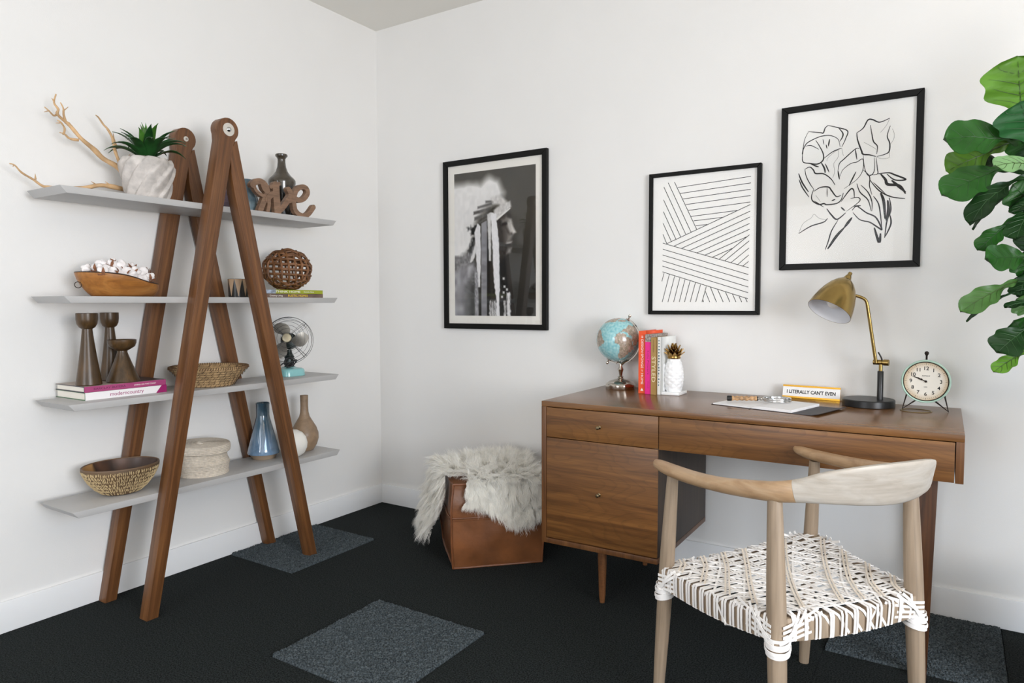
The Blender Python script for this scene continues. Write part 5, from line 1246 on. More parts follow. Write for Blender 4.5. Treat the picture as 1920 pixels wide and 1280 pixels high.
# ================================================================ CHAIR
def chair():
    c0 = Vector((2.4805, -1.0036, 0)); ph = 2.5034
    t = thing('woven_armchair', 'pale teak armchair with curved back rail and woven white leather strap seat at the desk', 'chair', c0, ph-PI/2)
    # local: x = right of the sitter, y = forward
    legs = {'A': (Vector((2.140, -1.095, 0)), Vector((2.166, -1.103, .412)), Vector((2.184, -1.109, .680))),
            'B': (Vector((2.530, -1.320, 0)), Vector((2.516, -1.305, .431)), Vector((2.504, -1.297, .712))),
            'C': (Vector((2.805, -0.946, 0)), Vector((2.783, -0.946, .422)), Vector((2.769, -0.946, .712))),
            'D': (Vector((2.467, -0.636, 0)), Vector((2.486, -0.668, .445)), Vector((2.495, -0.687, .680)))}
    Mi = (Matrix.Translation(c0) @ Matrix.Rotation(ph-PI/2, 4, 'Z')).inverted()
    L = {}
    for k, (a, b, c) in legs.items(): L[k] = (Mi @ a, Mi @ b, Mi @ c)
    for k, (a, b, c) in L.items():
        d = c-a; g = G(); n = 12; ln = d.length
        prof = []
        for i in range(n+1):
            s = i/n; r = 0.0146+0.0070*math.sin(PI*min(1, s/0.62*0.5+0.02)) if s < 0.62 else 0.0216-0.0058*((s-0.62)/0.38)**1.3
            prof.append((r*(1.08 if k in 'BC' else 1.0), s*ln))
        g.lathe([(0, 0)]+prof+[(0, ln)], 28)
        o = build('leg', g, M['chair'], t, smooth=40); o.matrix_local = Matrix.Translation(a) @ d.to_track_quat('Z', 'Y').to_matrix().to_4x4()
    # rail: (x, y, z, horizontal width, height)
    half = [(0.262, 0.262, 0.704, 0.016, 0.014), (0.264, 0.240, 0.700, 0.040, 0.026), (0.265, 0.18, 0.697, 0.056, 0.032), (0.266, 0.08, 0.699, 0.060, 0.034), (0.260, -0.03, 0.706, 0.054, 0.038), (0.247, -0.12, 0.716, 0.046, 0.044),
            (0.224, -0.198, 0.726, 0.040, 0.050), (0.195, -0.250, 0.738, 0.032, 0.058), (0.155, -0.294, 0.752, 0.026, 0.080), (0.085, -0.330, 0.759, 0.022, 0.100)]
    path = half+[(0, -0.343, 0.760, 0.021, 0.107)]+[(-a, b, c, d, e) for a, b, c, d, e in half[::-1]]
    sp = smooth_path(path, 8)
    def rail(sp, name, m, cap0=True, cap1=True):
        g = G(); n = 20; k = len(sp); v = []; f = []
        for i in range(k):
            a = sp[max(i-1, 0)]; b = sp[min(i+1, k-1)]; T = Vector((b[0]-a[0], b[1]-a[1], b[2]-a[2])).normalized()
            side = Vector((T.y, -T.x, 0)).normalized(); up = side.cross(T)*-1
            if up.z < 0: up = -up
            x, y, z, w_, h_ = sp[i]; p = Vector((x, y, z))
            # back part leans outward slightly
            ew = 0.9 if h_ < 0.052 else max(0.45, 0.9-(h_-0.052)*14)
            for j in range(n):
                q = 2*PI*j/n; cx = math.copysign(abs(math.cos(q))**ew, math.cos(q)); cy = math.copysign(abs(math.sin(q))**ew, math.sin(q))
                lean = cy*h_/2*(-0.10 if h_ > 0.06 else 0)
                ou = Vector((x, y, 0)).normalized()
                v.append(p+side*(cx*w_/2)+up*(cy*h_/2)+ou*(cy*h_/2*min(0.28, max(0, (h_-0.05)*7))))
        for i in range(k-1):
            for j in range(n): f.append((i*n+j, i*n+(j+1) % n, (i+1)*n+(j+1) % n, (i+1)*n+j))
        f.append(tuple(range(n))[::-1]); f.append(tuple((k-1)*n+j for j in range(n)))
        g.add(v, f); return build(name, g, m, t, smooth=55)
    # joints between arms and back piece just inside the rear posts
    i0 = next(i for i, q in enumerate(sp) if q[0] < 0.200); i1 = next(i for i, q in enumerate(sp) if q[0] < -0.200)
    rail(sp[:i0+1], 'armrest', M['chair_rail']); b = rail(sp[i0:i1+1], 'back_rail', M['chair_back']); b['label'] = 'whitened wide back piece of the rail'
    rail(sp[i1:], 'armrest', M['chair_rail'])
    # seat frame rails between posts
    S_ = {k: L[k][1] for k in L}
    top = 0.0
    ap = 0.063
    ctr = sum((S_[k] for k in 'ABCD'), Vector())/4
    def inward(p, amt): d = (ctr-p); d.z = 0; return p+d.normalized()*amt
    for a, b_ in (('A', 'B'), ('B', 'C'), ('C', 'D'), ('D', 'A')):
        p, q = S_[a].copy(), S_[b_].copy(); n = 10; pts = []
        for i in range(n+1):
            s = i/n; m_ = p.lerp(q, s); m_ = inward(m_, -0.002); m_.z += -0.012*math.sin(PI*s)-ap/2-0.003; pts.append(m_)
        g = G(); g.rect_sweep(pts, 0.036, ap-0.006, up=(0, 0, 1)); build('seat_rail', g, M['chair'], t, bevel=0.003, smooth=40)
    # woven straps
    def P(s, f_):
        # s 0..1 left->right, f_ 0..1 front->back
        a = S_['A'].lerp(S_['D'], s); b = S_['B'].lerp(S_['C'], s); p = a.lerp(b, f_)
        edge = 0.012*(math.sin(PI*min(max(s, 0), 1))*(1 if f_ < 0.02 or f_ > 0.98 else 1))
        e1 = math.sin(PI*s); e2 = math.sin(PI*f_)
        p.z += -0.012*e1-0.012*e2+0.010*e1*e2+0.004
        # push edge outward over the rail
        d = p-ctr; d.z = 0
        return p+d*(0.021/ max(d.length, 0.1))*max(abs(2*s-1), abs(2*f_-1))**4
    rs = random.Random(7)
    def strap(g, s0, f0, s1, f1, w, lift, ends=(True, True), drop=ap, ph_=0):
        n = 14; pts = []; ups = []
        q0 = 0.0 if ends[0] else 0.035; q1 = 0.0 if ends[1] else 0.035
        s0, f0, s1, f1 = s0+(s1-s0)*q0, f0+(f1-f0)*q0, s1-(s1-s0)*q1, f1-(f1-f0)*q1
        A_, B_ = P(s0, f0), P(s1, f1)
        dirv = (B_-A_)
        def endpts(sx, fx, dv):
            q = P(sx, fx); out = q-ctr; out.z = 0
            # outward normal of the nearest side
            if min(sx, 1-sx) < min(fx, 1-fx): nrm = (P(0, .5)-P(1, .5)) if sx < .5 else (P(1, .5)-P(0, .5))
            else: nrm = (P(.5, 0)-P(.5, 1)) if fx < .5 else (P(.5, 1)-P(.5, 0))
            nrm.z = 0; nrm.normalize(); tan = Vector((-nrm.y, nrm.x, 0)); k = dv.dot(tan)/max(abs(dv.dot(nrm)), 0.25*dv.length)
            k = max(-0.9, min(0.9, k))
            off = nrm*(0.0005+lift*0.6)
            return [(q+off+nrm*0.001+Vector((0, 0, -0.002)), (nrm+Vector((0, 0, 1))).normalized()), (q+off+nrm*0.004+tan*k*drop*0.25+Vector((0, 0, -0.012)), nrm), (q+off+nrm*0.0035+tan*k*drop*0.6+Vector((0, 0, -drop*0.6)), nrm),
                    (q+off+nrm*0.002+tan*k*drop*0.95+Vector((0, 0, -drop-0.001)), nrm), (q-nrm*0.022+tan*k*drop*1.2+Vector((0, 0, -drop-0.004)), Vector((0, 0, -1)))]
        e0 = endpts(s0, f0, A_-B_)[::-1] if ends[0] else []
        e1 = endpts(s1, f1, B_-A_) if ends[1] else []
        mid = []
        for i in range(n+1):
            s = i/n; p = P(s0+(s1-s0)*s, f0+(f1-f0)*s)
            p.z += lift+0.0004*math.sin(s*PI*9+ph_)
            mid.append((p, Vector((0, 0, 1))))
        seq = e0+mid[(1 if e0 else 0):(-1 if e1 else None)]+e1
        if len(seq) < 3: return
        g.rect_sweep([q[0] for q in seq], w, 0.0016, up=[q[1] for q in seq])
    def clip(s0, f0, s1, f1):
        # clip a line through (s0,f0)-(s1,f1) to the unit square
        t0, t1 = -9, 9; ds, df = s1-s0, f1-f0
        for p, q in ((-ds, s0-0.01), (ds, 0.99-s0), (-df, f0-0.01), (df, 0.99-f0)):
            if abs(p) < 1e-9:
                if q < 0: return None
                continue
            r = q/p
            if p < 0: t0 = max(t0, r)
            else: t1 = min(t1, r)
        if t1-t0 < 0.12: return None
        r = (s0+ds*t0, f0+df*t0, s0+ds*t1, f0+df*t1)
        for a_, b_ in ((r[0], r[1]), (r[2], r[3])):
            if min(a_, 1-a_) < 0.09 and min(b_, 1-b_) < 0.09: return None
        return r
    gw = G()
    W_ = 0.0068
    for i in range(15):                         # side to side
        for j, o in enumerate((-0.011, 0.011)):
            f_ = 0.060+0.88*i/14+o; e_ = True; strap(gw, 0.0, f_, 1.0, f_+rs.uniform(-.008, .008), W_, 0.0008+0.0003*(i % 3), ends=(e_, e_))
    for i in range(11):                         # front to back
        for j, o in enumerate((-0.010, 0.010)):
            s_ = 0.10+0.80*i/10+o; e_ = True; strap(gw, s_, 0.0, s_+rs.uniform(-.01, .01), 1.0, W_*0.9, 0.0026, ends=(e_, e_))
    for i in range(-12, 19):                    # diagonals, corner to corner
        q = clip(i/12.0, 0.0, i/12.0+0.70, 1.0); e_ = True
        if q: strap(gw, *q, W_, 0.0044, ends=(e_, e_))
    for i in range(0, 24, 2):
        q = clip(i/12.0+0.04, 0.0, i/12.0-0.66, 1.0); e_ = i % 4 == 0
        if q: strap(gw, *q, W_*0.9, 0.0036, ends=(e_, e_))
    o = build('woven_seat', gw, M['strap'], t, smooth=40); o['kind'] = 'stuff'
    gt = G()
    for i in range(0, 16):
        for o_ in (-0.011, 0.011):
            q = clip(i/7.5+o_, 0.0, i/7.5-0.62+o_, 1.0)
            if q: strap(gt, *q, W_*0.72, 0.0062, ends=(False, False))
    o = build('woven_seat', gt, mat('cream_rawhide', (238, 226, 211), 0.55, var=0.08), t, smooth=40); o['kind'] = 'stuff'; o['label'] = 'thin cream rawhide lacing across the white straps'
    # wrappings round the posts
    for k in 'ABCD':
        a, b_, c = L[k]; axis = (c-a).normalized(); g = G()
        zc = b_-axis*(ap+0.012); out = (b_-ctr); out.z = 0; out.normalize()
        r0 = 0.0262*(1.06 if k in 'BC' else 1.0)
        sd = axis.cross(out)
        for j in range(7):
            cpt = zc+axis*(-0.016+0.0062*j)*1.0; tl = 0.35*math.sin(j*2.2)
            pts = []; ups = []
            for i in range(28):
                q = 2*PI*i/28; rad = r0+0.0012*(j % 3)
                d = out*math.cos(q)+sd*math.sin(q); pts.append(cpt+d*rad+axis*(tl*0.012*math.cos(q)+0.006*math.cos(q)*(-1))); ups.append(d)
            g.rect_sweep(pts, 0.0074, 0.0016, up=ups, closed=True)
        # bands running from the collar out along both neighbouring rails
        nb = {'A': 'BD', 'B': 'AC', 'C': 'BD', 'D': 'CA'}[k]
        for m_ in nb:
            tgt = S_[m_]; dv = (tgt-b_); dv.z = 0; ln = dv.length; dv.normalize(); nrm = Vector((-dv.y, dv.x, 0))
            if nrm.dot(b_-ctr) < 0: nrm = -nrm
            for j in range(4):
                z0 = b_.z-0.016-0.012*j; pts = []
                for i in range(9):
                    s = i/8; x = -0.006+s*(0.115+0.012*(j % 2)); rise = 0.010*s*s*(2-j*0.6)
                    off = r0*0.72+0.004+0.0035*(1-s)-0.006*min(1, s*1.8)
                    p = Vector((b_.x, b_.y, z0+0.020*s*s*(1 if j < 2 else 0.3)-0.008*(1-s)))+dv*x+nrm*off
                    pts.append(p)
                g.rect_sweep(pts, 0.0068, 0.0015, up=nrm)
            # crossing tie from the seat corner down round the post
            for j in range(2):
                pts = [b_+dv*(0.075-0.02*j)+nrm*0.014+Vector((0, 0, 0.004)), b_+dv*(0.045-0.012*j)+nrm*0.026+Vector((0, 0, -0.020)), b_+dv*0.014+nrm*0.0285+Vector((0, 0, -0.045-0.006*j)), b_-dv*0.012+nrm*0.024+Vector((0, 0, -0.066-0.005*j))]
                g.rect_sweep(smooth_path([tuple(p) for p in pts], 4), 0.0072, 0.0015, up=nrm)
        o = build('corner_wrap', g, M['strap'], t, smooth=40)
chair()

# ================================================================ LEATHER POUF AND SHEEPSKIN
def pouf():
    c = (1.010, -0.335, 0.0); a = 0.208; Hh = 0.385
    t = thing('leather_pouf', 'cube shaped tan leather pouf with stitched seams beside the desk', 'pouf', c, R(45))
    def face(fn): return fn
    lm = mat('tan_leather', (112, 68, 37), 0.40, var=0.42, vscale=7, bump=0.7, bscale=30, coat=0.12)
    def pos(x, y, z):
        # x, y in [-1,1]; z 0..1; sides bulge, base a bit tighter
        k = 0.955+0.05*math.sin(PI*min(1, z*1.1)); bx = 1+0.030*(1-y*y)*math.sin(PI*z); by = 1+0.030*(1-x*x)*math.sin(PI*z)
        cr = 0.006*mnoise.noise(Vector((x*2.2, y*2.2, z*3.5)))
        return (x*a*k*bx+cr*x, y*a*k*by+cr*y, z*Hh+cr*0.5)
    n = 16
    def corner(v, r=0.06):
        # soften the vertical corners slightly
        return v
    for nm, fn in (('side_panel', lambda u, v: (2*u-1, -1, v)), ('side_panel', lambda u, v: (1, 2*u-1, v)), ('side_panel', lambda u, v: (1-2*u, 1, v)), ('side_panel', lambda u, v: (-1, 1-2*u, v))):
        for z0, z1_ in ((0.008, 0.60), (0.60, 0.985)):
            g = G(); g.surf(lambda u, v: pos(*(lambda q: (q[0], q[1], z0+(z1_-z0)*q[2]))(fn(u, v))), n, n); build(nm, g, lm, t, smooth=80)
    g = G(); g.surf(lambda u, v: (lambda p: (p[0], p[1], Hh*0.985+0.022*(1-(2*u-1)**2)*(1-(2*v-1)**2)))(pos(2*u-1, 2*v-1, 0.985)), n, n); build('top_panel', g, lm, t, smooth=80)
    g = G(); g.surf(lambda u, v: (lambda p: (p[0], p[1], 0.003))(pos(2*u-1, 2*v-1, 0.0)), 4, 4); build('base_panel', g, lm, t, smooth=80)
    pm = mat('seam_piping', (112, 66, 36), 0.45, var=0.2)
    sq = [(x, -1) for x in np.linspace(-1, 1, 13)]+[(1, y) for y in np.linspace(-1, 1, 13)[1:]]+[(x, 1) for x in np.linspace(1, -1, 13)[1:]]+[(-1, y) for y in np.linspace(1, -1, 13)[1:-1]]
    for z, r in ((0.012, 0.005), (0.60, 0.0042), (0.985, 0.0052)):
        g = G(); g.tube([pos(x*1.012, y*1.012, z) for x, y in sq], r, 8, closed=True)
        if z == 0.60: g.tube([(lambda p: (p[0], p[1], p[2]-0.012))(pos(x*1.006, y*1.006, z)) for x, y in sq], 0.0014, 6, closed=True)
        build('piping', g, pm, t)
    for x, y in ((-1, -1), (1, -1), (1, 1), (-1, 1)):
        g = G(); g.tube([pos(x*1.012, y*1.012, 0.012+0.973*i/10) for i in range(11)], 0.005, 8); build('piping', g, pm, t)
    # ---- sheepskin: roots over top and hanging flaps, in the pouf's frame
    ca, sa = math.cos(R(45)), math.sin(R(45))
    def W(p): return (c[0]+p[0]*ca-p[1]*sa, min(c[1]+p[0]*sa+p[1]*ca, -0.016), p[2])
    rs = np.random.RandomState(12)
    hide = G(); fur = G()
    # flap on the side facing the desk front (-y local): from x=-0.62a to +a, hangs to z~0.17 ; flap on -x side: y from -0.45a to beyond, hangs to floor
    LOCK = rs.rand(4096, 7)
    def strand(p, d, L, w, nout=(0, 0, 1.0)):
        # p root, d initial direction (outward), gravity bends it
        k = 6; pts = []; q = np.array(p, float); v = np.array(d, float); v /= np.linalg.norm(v)
        cell = hash((int(q[0]*42+50), int(q[1]*42+50), int(q[2]*42)))%4096; lk = LOCK[cell]
        ph_ = lk[0]*6.28+0.5*rs.rand(); am = 0.35+0.45*lk[1]; fr = 1.1+lk[2]*1.3
        v = v+(lk[3:6]-0.5)*0.85; v /= np.linalg.norm(v); L = L*(0.75+0.5*lk[6])
        sd = np.cross(v, [0, 0, 1.0]);
        if np.linalg.norm(sd) < 1e-3: sd = np.array([1., 0, 0])
        sd /= np.linalg.norm(sd)
        seg = L/k
        for i in range(k+1):
            pts.append(q.copy())
            vv = v+sd*am*math.sin(ph_+fr*i*1.5)+np.array([0, 0, 1.0])*am*0.5*math.cos(ph_*1.7+fr*i*1.5)
            vv /= np.linalg.norm(vv); q = q+vv*seg; v = v+np.array([0, 0, -0.16]); v /= np.linalg.norm(v)
            if q[2] < 0.004: q[2] = 0.004+0.002*rs.rand()
        wv = np.cross(v, np.array(nout))+0.5*rs.randn(3); wv -= v*wv.dot(v); wv /= np.linalg.norm(wv)+1e-9
        b = len(fur.v)
        for i, pt in enumerate(pts):
            ww = w*(1-0.75*i/k)
            if i == k: fur.v.append(W(pt))
            else:
                fur.v.append(W(pt-wv*ww/2)); fur.v.append(W(pt+wv*ww/2))
        for i in range(k-1): fur.f.append((b+2*i, b+2*i+1, b+2*i+3, b+2*i+2))
        fur.f.append((b+2*(k-1), b+2*k-1, b+2*k))
    N_ = 44000
    def clump(x, y): return np.array([math.sin(x*70+2*math.sin(y*50)), math.sin(y*65+2*math.cos(x*60)), 0.0])*0.35
    zt_ = Hh+0.012
    for i in range(N_):
        r = rs.rand()
        if r < 0.08:      # the turned edges
            if rs.rand() < 0.62:
                x = rs.uniform(-0.64, 1.1)*a; strand((x, -a*rs.uniform(0.94, 1.06), zt_+0.006*rs.rand()), np.array([0.2*rs.randn(), -0.9, 0.35]), rs.uniform(0.055, 0.085), 0.0021, (0, -0.7, 0.7))
            else:
                y = rs.uniform(-0.5, 1.15)*a; strand((-a*rs.uniform(0.94, 1.08), y, zt_+0.006*rs.rand()), np.array([-0.9, 0.2*rs.randn(), 0.35]), rs.uniform(0.055, 0.085), 0.0021, (-0.7, 0, 0.7))
        elif r < 0.44:      # top
            x, y = rs.uniform(-1.02, 1.02, 2)*a
            if x < -0.62*a and y < -0.62*a: continue            # bare front corner
            d = np.array([x/a*0.6-0.12, y/a*0.6-0.2, 0.75])+clump(x, y)*0.8
            strand((x, y, zt_+0.02*(1-(x/a)**2)*(1-(y/a)**2)), d, rs.uniform(0.05, 0.08), 0.0021)
        elif r < 0.76:    # front-right flap
            x = rs.uniform(-0.66, 1.12)*a; s = rs.rand(); zlow = 0.255-0.05*(x/a)-0.03*math.sin(x*22)
            z = zt_-(zt_-zlow)*s
            d = np.array([0.05+0.10*rs.randn(), -0.55, -0.45])+clump(x, z)*0.6
            if x < -0.5*a: d += np.array([-0.3, 0, 0])
            strand((x, -a*(1.0+0.05*math.sin(PI*min(1, z/Hh)))-0.006, z), d, rs.uniform(0.05, 0.08), 0.0021, (0, -1.0, 0.4))
        else:             # left flap, long, flares off the corner
            y = rs.uniform(-0.50, 1.25)*a; s = rs.rand()
            zlow = 0.30-0.20*min(1, max(0, (y/a+0.50)/0.55)); z = zt_-(zt_-zlow)*s
            xo = -a*(1.02)-0.010-0.100*max(0, (1-z/zt_))**0.8*min(1, max(0, (y/a+0.50)/0.7))
            d = np.array([-0.60, 0.08*rs.randn()-0.05, -0.45])+clump(y, z)[[1, 0, 2]]*0.6
            strand((xo, y, z), d, rs.uniform(0.05, 0.08), 0.0021, (-1.0, -0.3, 0.4))
    # hide surface under the wool
    hide.surf(lambda u, v: W((a*1.02*(2*u-1), a*1.02*(2*v-1) if not (u < 0.19 and v < 0.19) else a*1.02*(2*max(v, 0.19)-1), zt_+0.004+0.02*(1-(2*u-1)**2)*(1-(2*v-1)**2))), 12, 12)
    hide.surf(lambda u, v: W((a*(-0.64+1.74*u), -a*1.055-0.003, zt_+0.004-(zt_-0.26+0.05*(-0.64+1.74*u))*v)), 12, 8)
    hide.surf(lambda u, v: (lambda y: W((-a*1.03-0.008-0.094*v**1.2*min(1, max(0, (y/a+0.50)/0.7)), y, zt_+0.004-(zt_-0.30+0.19*min(1, max(0, (y/a+0.5)/0.55)))*v)))(a*(-0.48+1.70*u)), 12, 10)
    wm, N, L_, b = newmat('ivory_wool'); b.inputs['Base Color'].default_value = rgb(255, 253, 248); b.inputs['Roughness'].default_value = 0.8
    b.inputs['Specular IOR Level'].default_value = 0.2; b.inputs['Sheen Weight'].default_value = 1.0
    tr = N.new('ShaderNodeBsdfTranslucent'); tr.inputs['Color'].default_value = rgb(255, 253, 247); mx = N.new('ShaderNodeMixShader'); mx.inputs[0].default_value = 0.5
    L_.new(b.outputs[0], mx.inputs[1]); L_.new(tr.outputs[0], mx.inputs[2]); L_.new(mx.outputs[0], N['Material Output'].inputs['Surface'])
    sk = thing('sheepskin_throw', 'shaggy ivory sheepskin draped over the leather pouf', 'sheepskin', (c[0], c[1], 0.004))
    for gg in (hide, fur): gg.v = [(p[0]-c[0], p[1]-c[1], p[2]-0.004) for p in gg.v]
    hide.m = [0]*len(hide.f); build('hide', hide, wm, sk)
    me = bpy.data.meshes.new('wool'); me.from_pydata(fur.v, [], fur.f); me.materials.append(wm)
    me.polygons.foreach_set('use_smooth', [True]*len(me.polygons))
    o = bpy.data.objects.new('wool', me); C.objects.link(o); o.parent = sk; o['kind'] = 'stuff'
pouf()
FIG_LEAVES = [((3.011, -0.42, 1.676), (2.9897, -0.45, 1.8993), (-0.1, -1, 0.1), 0.0932, 'bright', 0.12, 0, 0.02),
 ((3.0479, -0.5, 1.5978), (2.9929, -0.56, 1.7426), (-0.3, -1, 0.3), 0.0745, 'blue', 0.1, 0, 0),
 ((3.0126, -0.45, 1.6449), (2.8088, -0.55, 1.6609), (0, -1, 0.35), 0.0575, 'green', 0.15, 0.08, 0.05),
 ((2.9792, -0.42, 1.6548), (2.8175, -0.44, 1.5825), (0.1, -1, 0.2), 0.0513, 'yellow', 0.1, 0.03, 0.1),
 ((2.9888, -0.5, 1.5801), (2.8106, -0.62, 1.4845), (0.1, -1, 0.35), 0.0519, 'green', 0.12, 0.05, 0.12),
 ((3.057, -0.55, 1.5614), (2.9322, -0.68, 1.5478), (0, -1, 0.5), 0.0319, 'pale', 0.1, 0.04, 0),
 ((3.0391, -0.38, 1.5642), (2.9178, -0.36, 1.621), (0, -0.5, -0.8), 0.0322, 'dark', 0.1, 0.0, 0),
 ((3.0301, -0.52, 1.5285), (2.8833, -0.62, 1.3934), (-0.3, -0.8, 0.9), 0.042, 'dark', 0.25, 0.16, 0.05),
 ((3.035, -0.46, 1.5105), (2.8928, -0.5, 1.3911), (-0.5, -0.2, 0.9), 0.0202, 'dark', 0.2, 0.12, 0.05),
 ((3.0456, -0.5, 1.4737), (2.9879, -0.6, 1.4215), (-0.3, -0.6, 0.8), 0.0238, 'dark', 0.2, 0.05, 0.0),
 ((3.0322, -0.52, 1.4602), (2.9905, -0.66, 1.3454), (-0.2, -1, 0.3), 0.0381, 'dark', 0.12, 0.03, 0),
 ((2.9961, -0.45, 1.4272), (2.9048, -0.52, 1.3287), (0.1, -1, 0.3), 0.028, 'green', 0.12, 0.04, 0.05),
 ((3.0538, -0.46, 1.3073), (2.923, -0.56, 1.3007), (0, -1, 0.3), 0.0428, 'green', 0.14, 0.03, 0),
 ((3.0733, -0.42, 1.3905), (3.0158, -0.45, 1.3283), (0, -1, 0.3), 0.0404, 'dark', 0.14, 0.03, 0),
 ((3.032, -0.42, 1.2816), (3.0198, -0.45, 1.1935), (-0.4, -1, 0.3), 0.0376, 'dark', 0.14, 0.03, 0),
 ((3.0063, -0.46, 1.2364), (2.8657, -0.58, 1.1452), (0.1, -1, 0.4), 0.0341, 'mid', 0.18, 0.1, 0.12),
 ((3.0454, -0.44, 1.2172), (2.8841, -0.52, 1.1156), (-0.2, -0.1, 0.9), 0.0172, 'dark', 0.2, 0.08, 0.05),
 ((3.0655, -0.44, 1.1822), (2.9769, -0.5, 1.1589), (-0.2, -0.6, 0.8), 0.0186, 'dark', 0.15, 0.03, 0),
 ((3.0509, -0.46, 1.1146), (2.959, -0.56, 1.0274), (0, -1, 0.4), 0.046, 'dark', 0.14, 0.04, 0.05),
 ((3.0406, -0.46, 1.0353), (2.953, -0.56, 0.971), (0.1, -0.9, 0.6), 0.0231, 'bright', 0.12, 0.04, 0.08),
 ((3.0597, -0.4, 1.6767), (3.0238, -0.42, 1.5517), (-0.4, -1, 0.3), 0.0561, 'dark', 0.12, 0, 0),
 ((3.0551, -0.44, 1.4367), (2.9845, -0.52, 1.5176), (-0.2, -1, 0.3), 0.052, 'green', 0.12, 0, 0),
 ((3.0749, -0.4, 1.1855), (3.0058, -0.44, 1.2497), (-0.4, -1, 0.3), 0.0408, 'dark', 0.14, 0.03, 0),
 ((3.0785, -0.41, 1.2489), (3.0077, -0.44, 1.3165), (-0.3, -1, 0.2), 0.0469, 'green', 0.14, 0.03, 0),
 ((3.07, -0.4, 1.1374), (3.0077, -0.44, 1.1857), (-0.3, -1, 0.2), 0.0377, 'mid', 0.14, 0.03, 0),
 ((3.0799, -0.4, 1.0251), (3.0031, -0.44, 1.1215), (-0.3, -1, 0.2), 0.0441, 'green', 0.14, 0.03, 0),
 ((3.0583, -0.38, 1.7753), (3.0106, -0.4, 1.6038), (-0.3, -1, 0.2), 0.0534, 'green', 0.14, 0.03, 0),
 ((3.0836, -0.44, 1.4037), (3.0189, -0.52, 1.4916), (-0.4, -1, 0.3), 0.0546, 'dark', 0.12, 0, 0)]
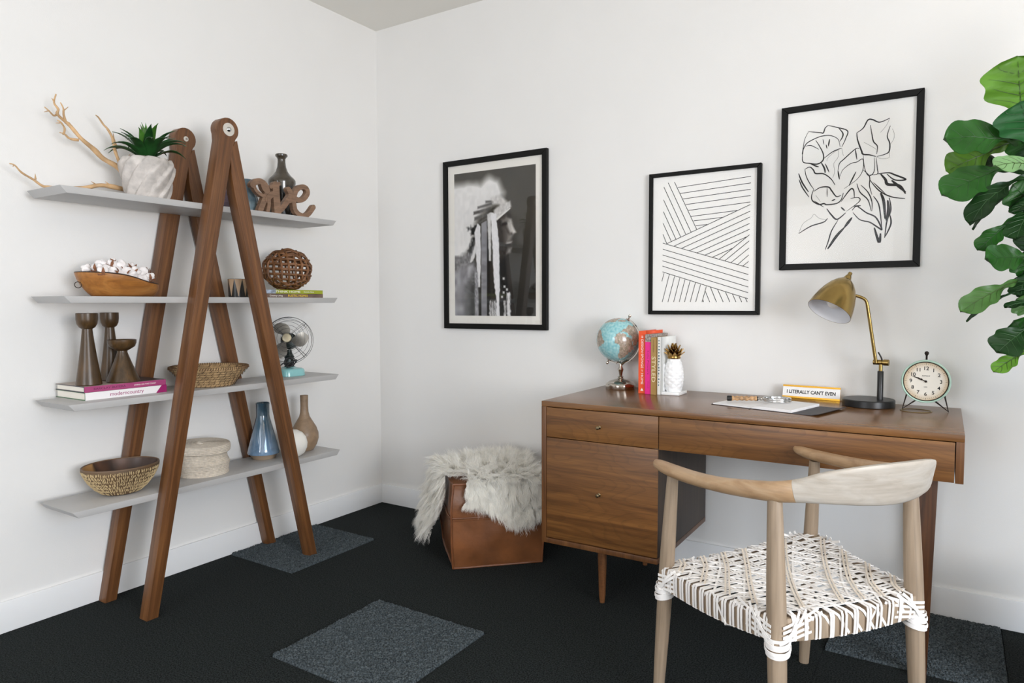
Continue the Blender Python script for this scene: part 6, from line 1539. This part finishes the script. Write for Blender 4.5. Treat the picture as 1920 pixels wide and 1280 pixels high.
# ================================================================ FIDDLE LEAF FIG
def fig():
    px, py = 3.24, -0.50
    t = thing('fiddle_leaf_fig', 'tall fiddle leaf fig with large glossy green leaves at the right edge', 'plant', (px, py, 0))
    pot = build('planter', G().lathe([(0, 0), (0.13, 0), (0.17, 0.30), (0.175, 0.32), (0.165, 0.32), (0.15, 0.27), (0, 0.27)], 40), mat('grey_planter', (150, 148, 144), 0.6), t)
    build('trunk', G().tube(smooth_path([(0, 0, 0.26), (0.02, 0.01, 0.6), (-0.01, 0.0, 1.0), (0.01, -0.01, 1.4), (-0.03, 0.0, 1.75), (-0.05, 0.0, 1.9)], 6), [0.016-0.011*i/30 for i in range(31)], 10), mat('fig_bark', (110, 86, 62), 0.8, var=0.2, bump=0.4), t)
    mats = {}
    def lm(k, c, r=0.32):
        if k not in mats:
            m = mat('fig_leaf_'+k, c, 0.42, spec=0.3, var=0.2, vscale=16, bump=0.12, bscale=50); mats[k] = m
        return mats[k]
    COL = {'bright': (88, 132, 42), 'green': (32, 80, 22), 'dark': (19, 52, 17), 'blue': (42, 90, 48), 'pale': (112, 148, 98), 'yellow': (74, 112, 30), 'mid': (66, 102, 48)}
    vm = mat('leaf_vein', (58, 82, 34), 0.5); vl = mat('leaf_vein_light', (40, 76, 34), 0.5)
    def leaf(base, tip, nrm, hw, kind, curl=0.15, droop=0.0, notch=0.0):
        B = Vector(base); Tp = Vector(tip); ax = Tp-B; L = ax.length; ax.normalize(); n = Vector(nrm); n = (n-ax*n.dot(ax)).normalized(); sd = ax.cross(n)
        nu, nv = 30, 10
        def width(s):
            w_ = 0.36*math.exp(-((s-0.16)/0.18)**2)+0.96*math.exp(-((s-0.72)/0.33)**4); w_ *= min(1, s*9)**0.6
            return w_*max(0, 1-max(0, (s-0.80)/0.20)**3.0)**0.5 if s < 1 else 0.0
        def f(u, v, off=0):
            s = u; c = 2*v-1; w_ = hw*width(s)*1.0
            arch = droop*L*4*s*(1-s)
            wav = 0.10*hw*math.sin(s*17+(1 if c > 0 else 2.5))*abs(c)**2+0.06*hw*math.sin(s*11+c*2)
            # quilted between side veins
            ql = 0.09*hw*abs(math.sin((s*6.5-abs(c)*0.9)*PI))*(1-abs(c)*0.6)
            end = notch*L*(1-abs(c))*max(0, s-0.8)
            w_ *= 1+0.075*math.sin(s*23+(0 if c > 0 else 2))
            p = B+ax*(L*s-end)+sd*(c*w_)+n*(arch+wav+ql+curl*hw*(abs(c)**1.6)*(-1 if curl < 0 else 1)*1.0+off)
            return tuple(p)
        g = G(); g.surf(f, nu, nv); h = G(); h.surf(lambda u, v: f(u, v, -0.0012), nu, nv); g.add(h.v, [q[::-1] for q in h.f])
        o = build('leaf', g, lm(kind, COL[kind]), t, smooth=80)
        g = G(); g.tube([tuple(Vector(f(s, 0.5))+n*0.0004) for s in [i/14*0.94 for i in range(15)]], [0.0022*(1-i/15)+0.0004 for i in range(15)], 5)
        for k in range(1, 6):
            s0 = 0.10+0.135*k
            for v1 in (0.12, 0.88):
                pts = []
                for i in range(5):
                    q = i/4; s = s0+0.15*q; v = 0.5+(v1-0.5)*q
                    pts.append(tuple(Vector(f(min(s, .96), v))+n*0.0003))
                g.tube(pts, [0.0009*(1-q/5)+0.0002 for q in range(5)], 4)
        build('veins', g, vl if kind in ('green', 'dark', 'blue') else vm, o)
        # stalk back to the trunk
        st = Vector((-0.02, 0, B.z-0.05)); g = G(); g.tube(smooth_path([tuple(st), tuple(st.lerp(B, 0.5)+Vector((0, 0, 0.02))), tuple(B)], 4), 0.003, 6); build('stalk', g, vl, t)
    for spec in FIG_LEAVES:
        b, tp, nr, hw, kd, cu, dr, no = spec
        leaf((b[0]-px, b[1]-py, b[2]), (tp[0]-px, tp[1]-py, tp[2]), nr, hw, kd, cu, dr, no)
    rr = random.Random(21)
    for i in range(26):
        z = 0.80+1.12*i/25; a = rr.uniform(-75, 120); el = rr.uniform(-25, 45)
        d = Vector((math.cos(R(a))*math.cos(R(el)), math.sin(R(a))*math.cos(R(el)), math.sin(R(el)))); L = rr.uniform(0.2, 0.27)
        if d.y > 0: d.y *= 0.4
        b = Vector((0, 0, z))+d*0.06
        if b.x+px < 3.2: b.x += 0.05
        leaf(tuple(b), tuple(b+d*L), (-0.1, -0.5, 1), 0.065, rr.choice(('green', 'dark', 'mid', 'bright')), 0.15, -0.08, 0.05)
fig()
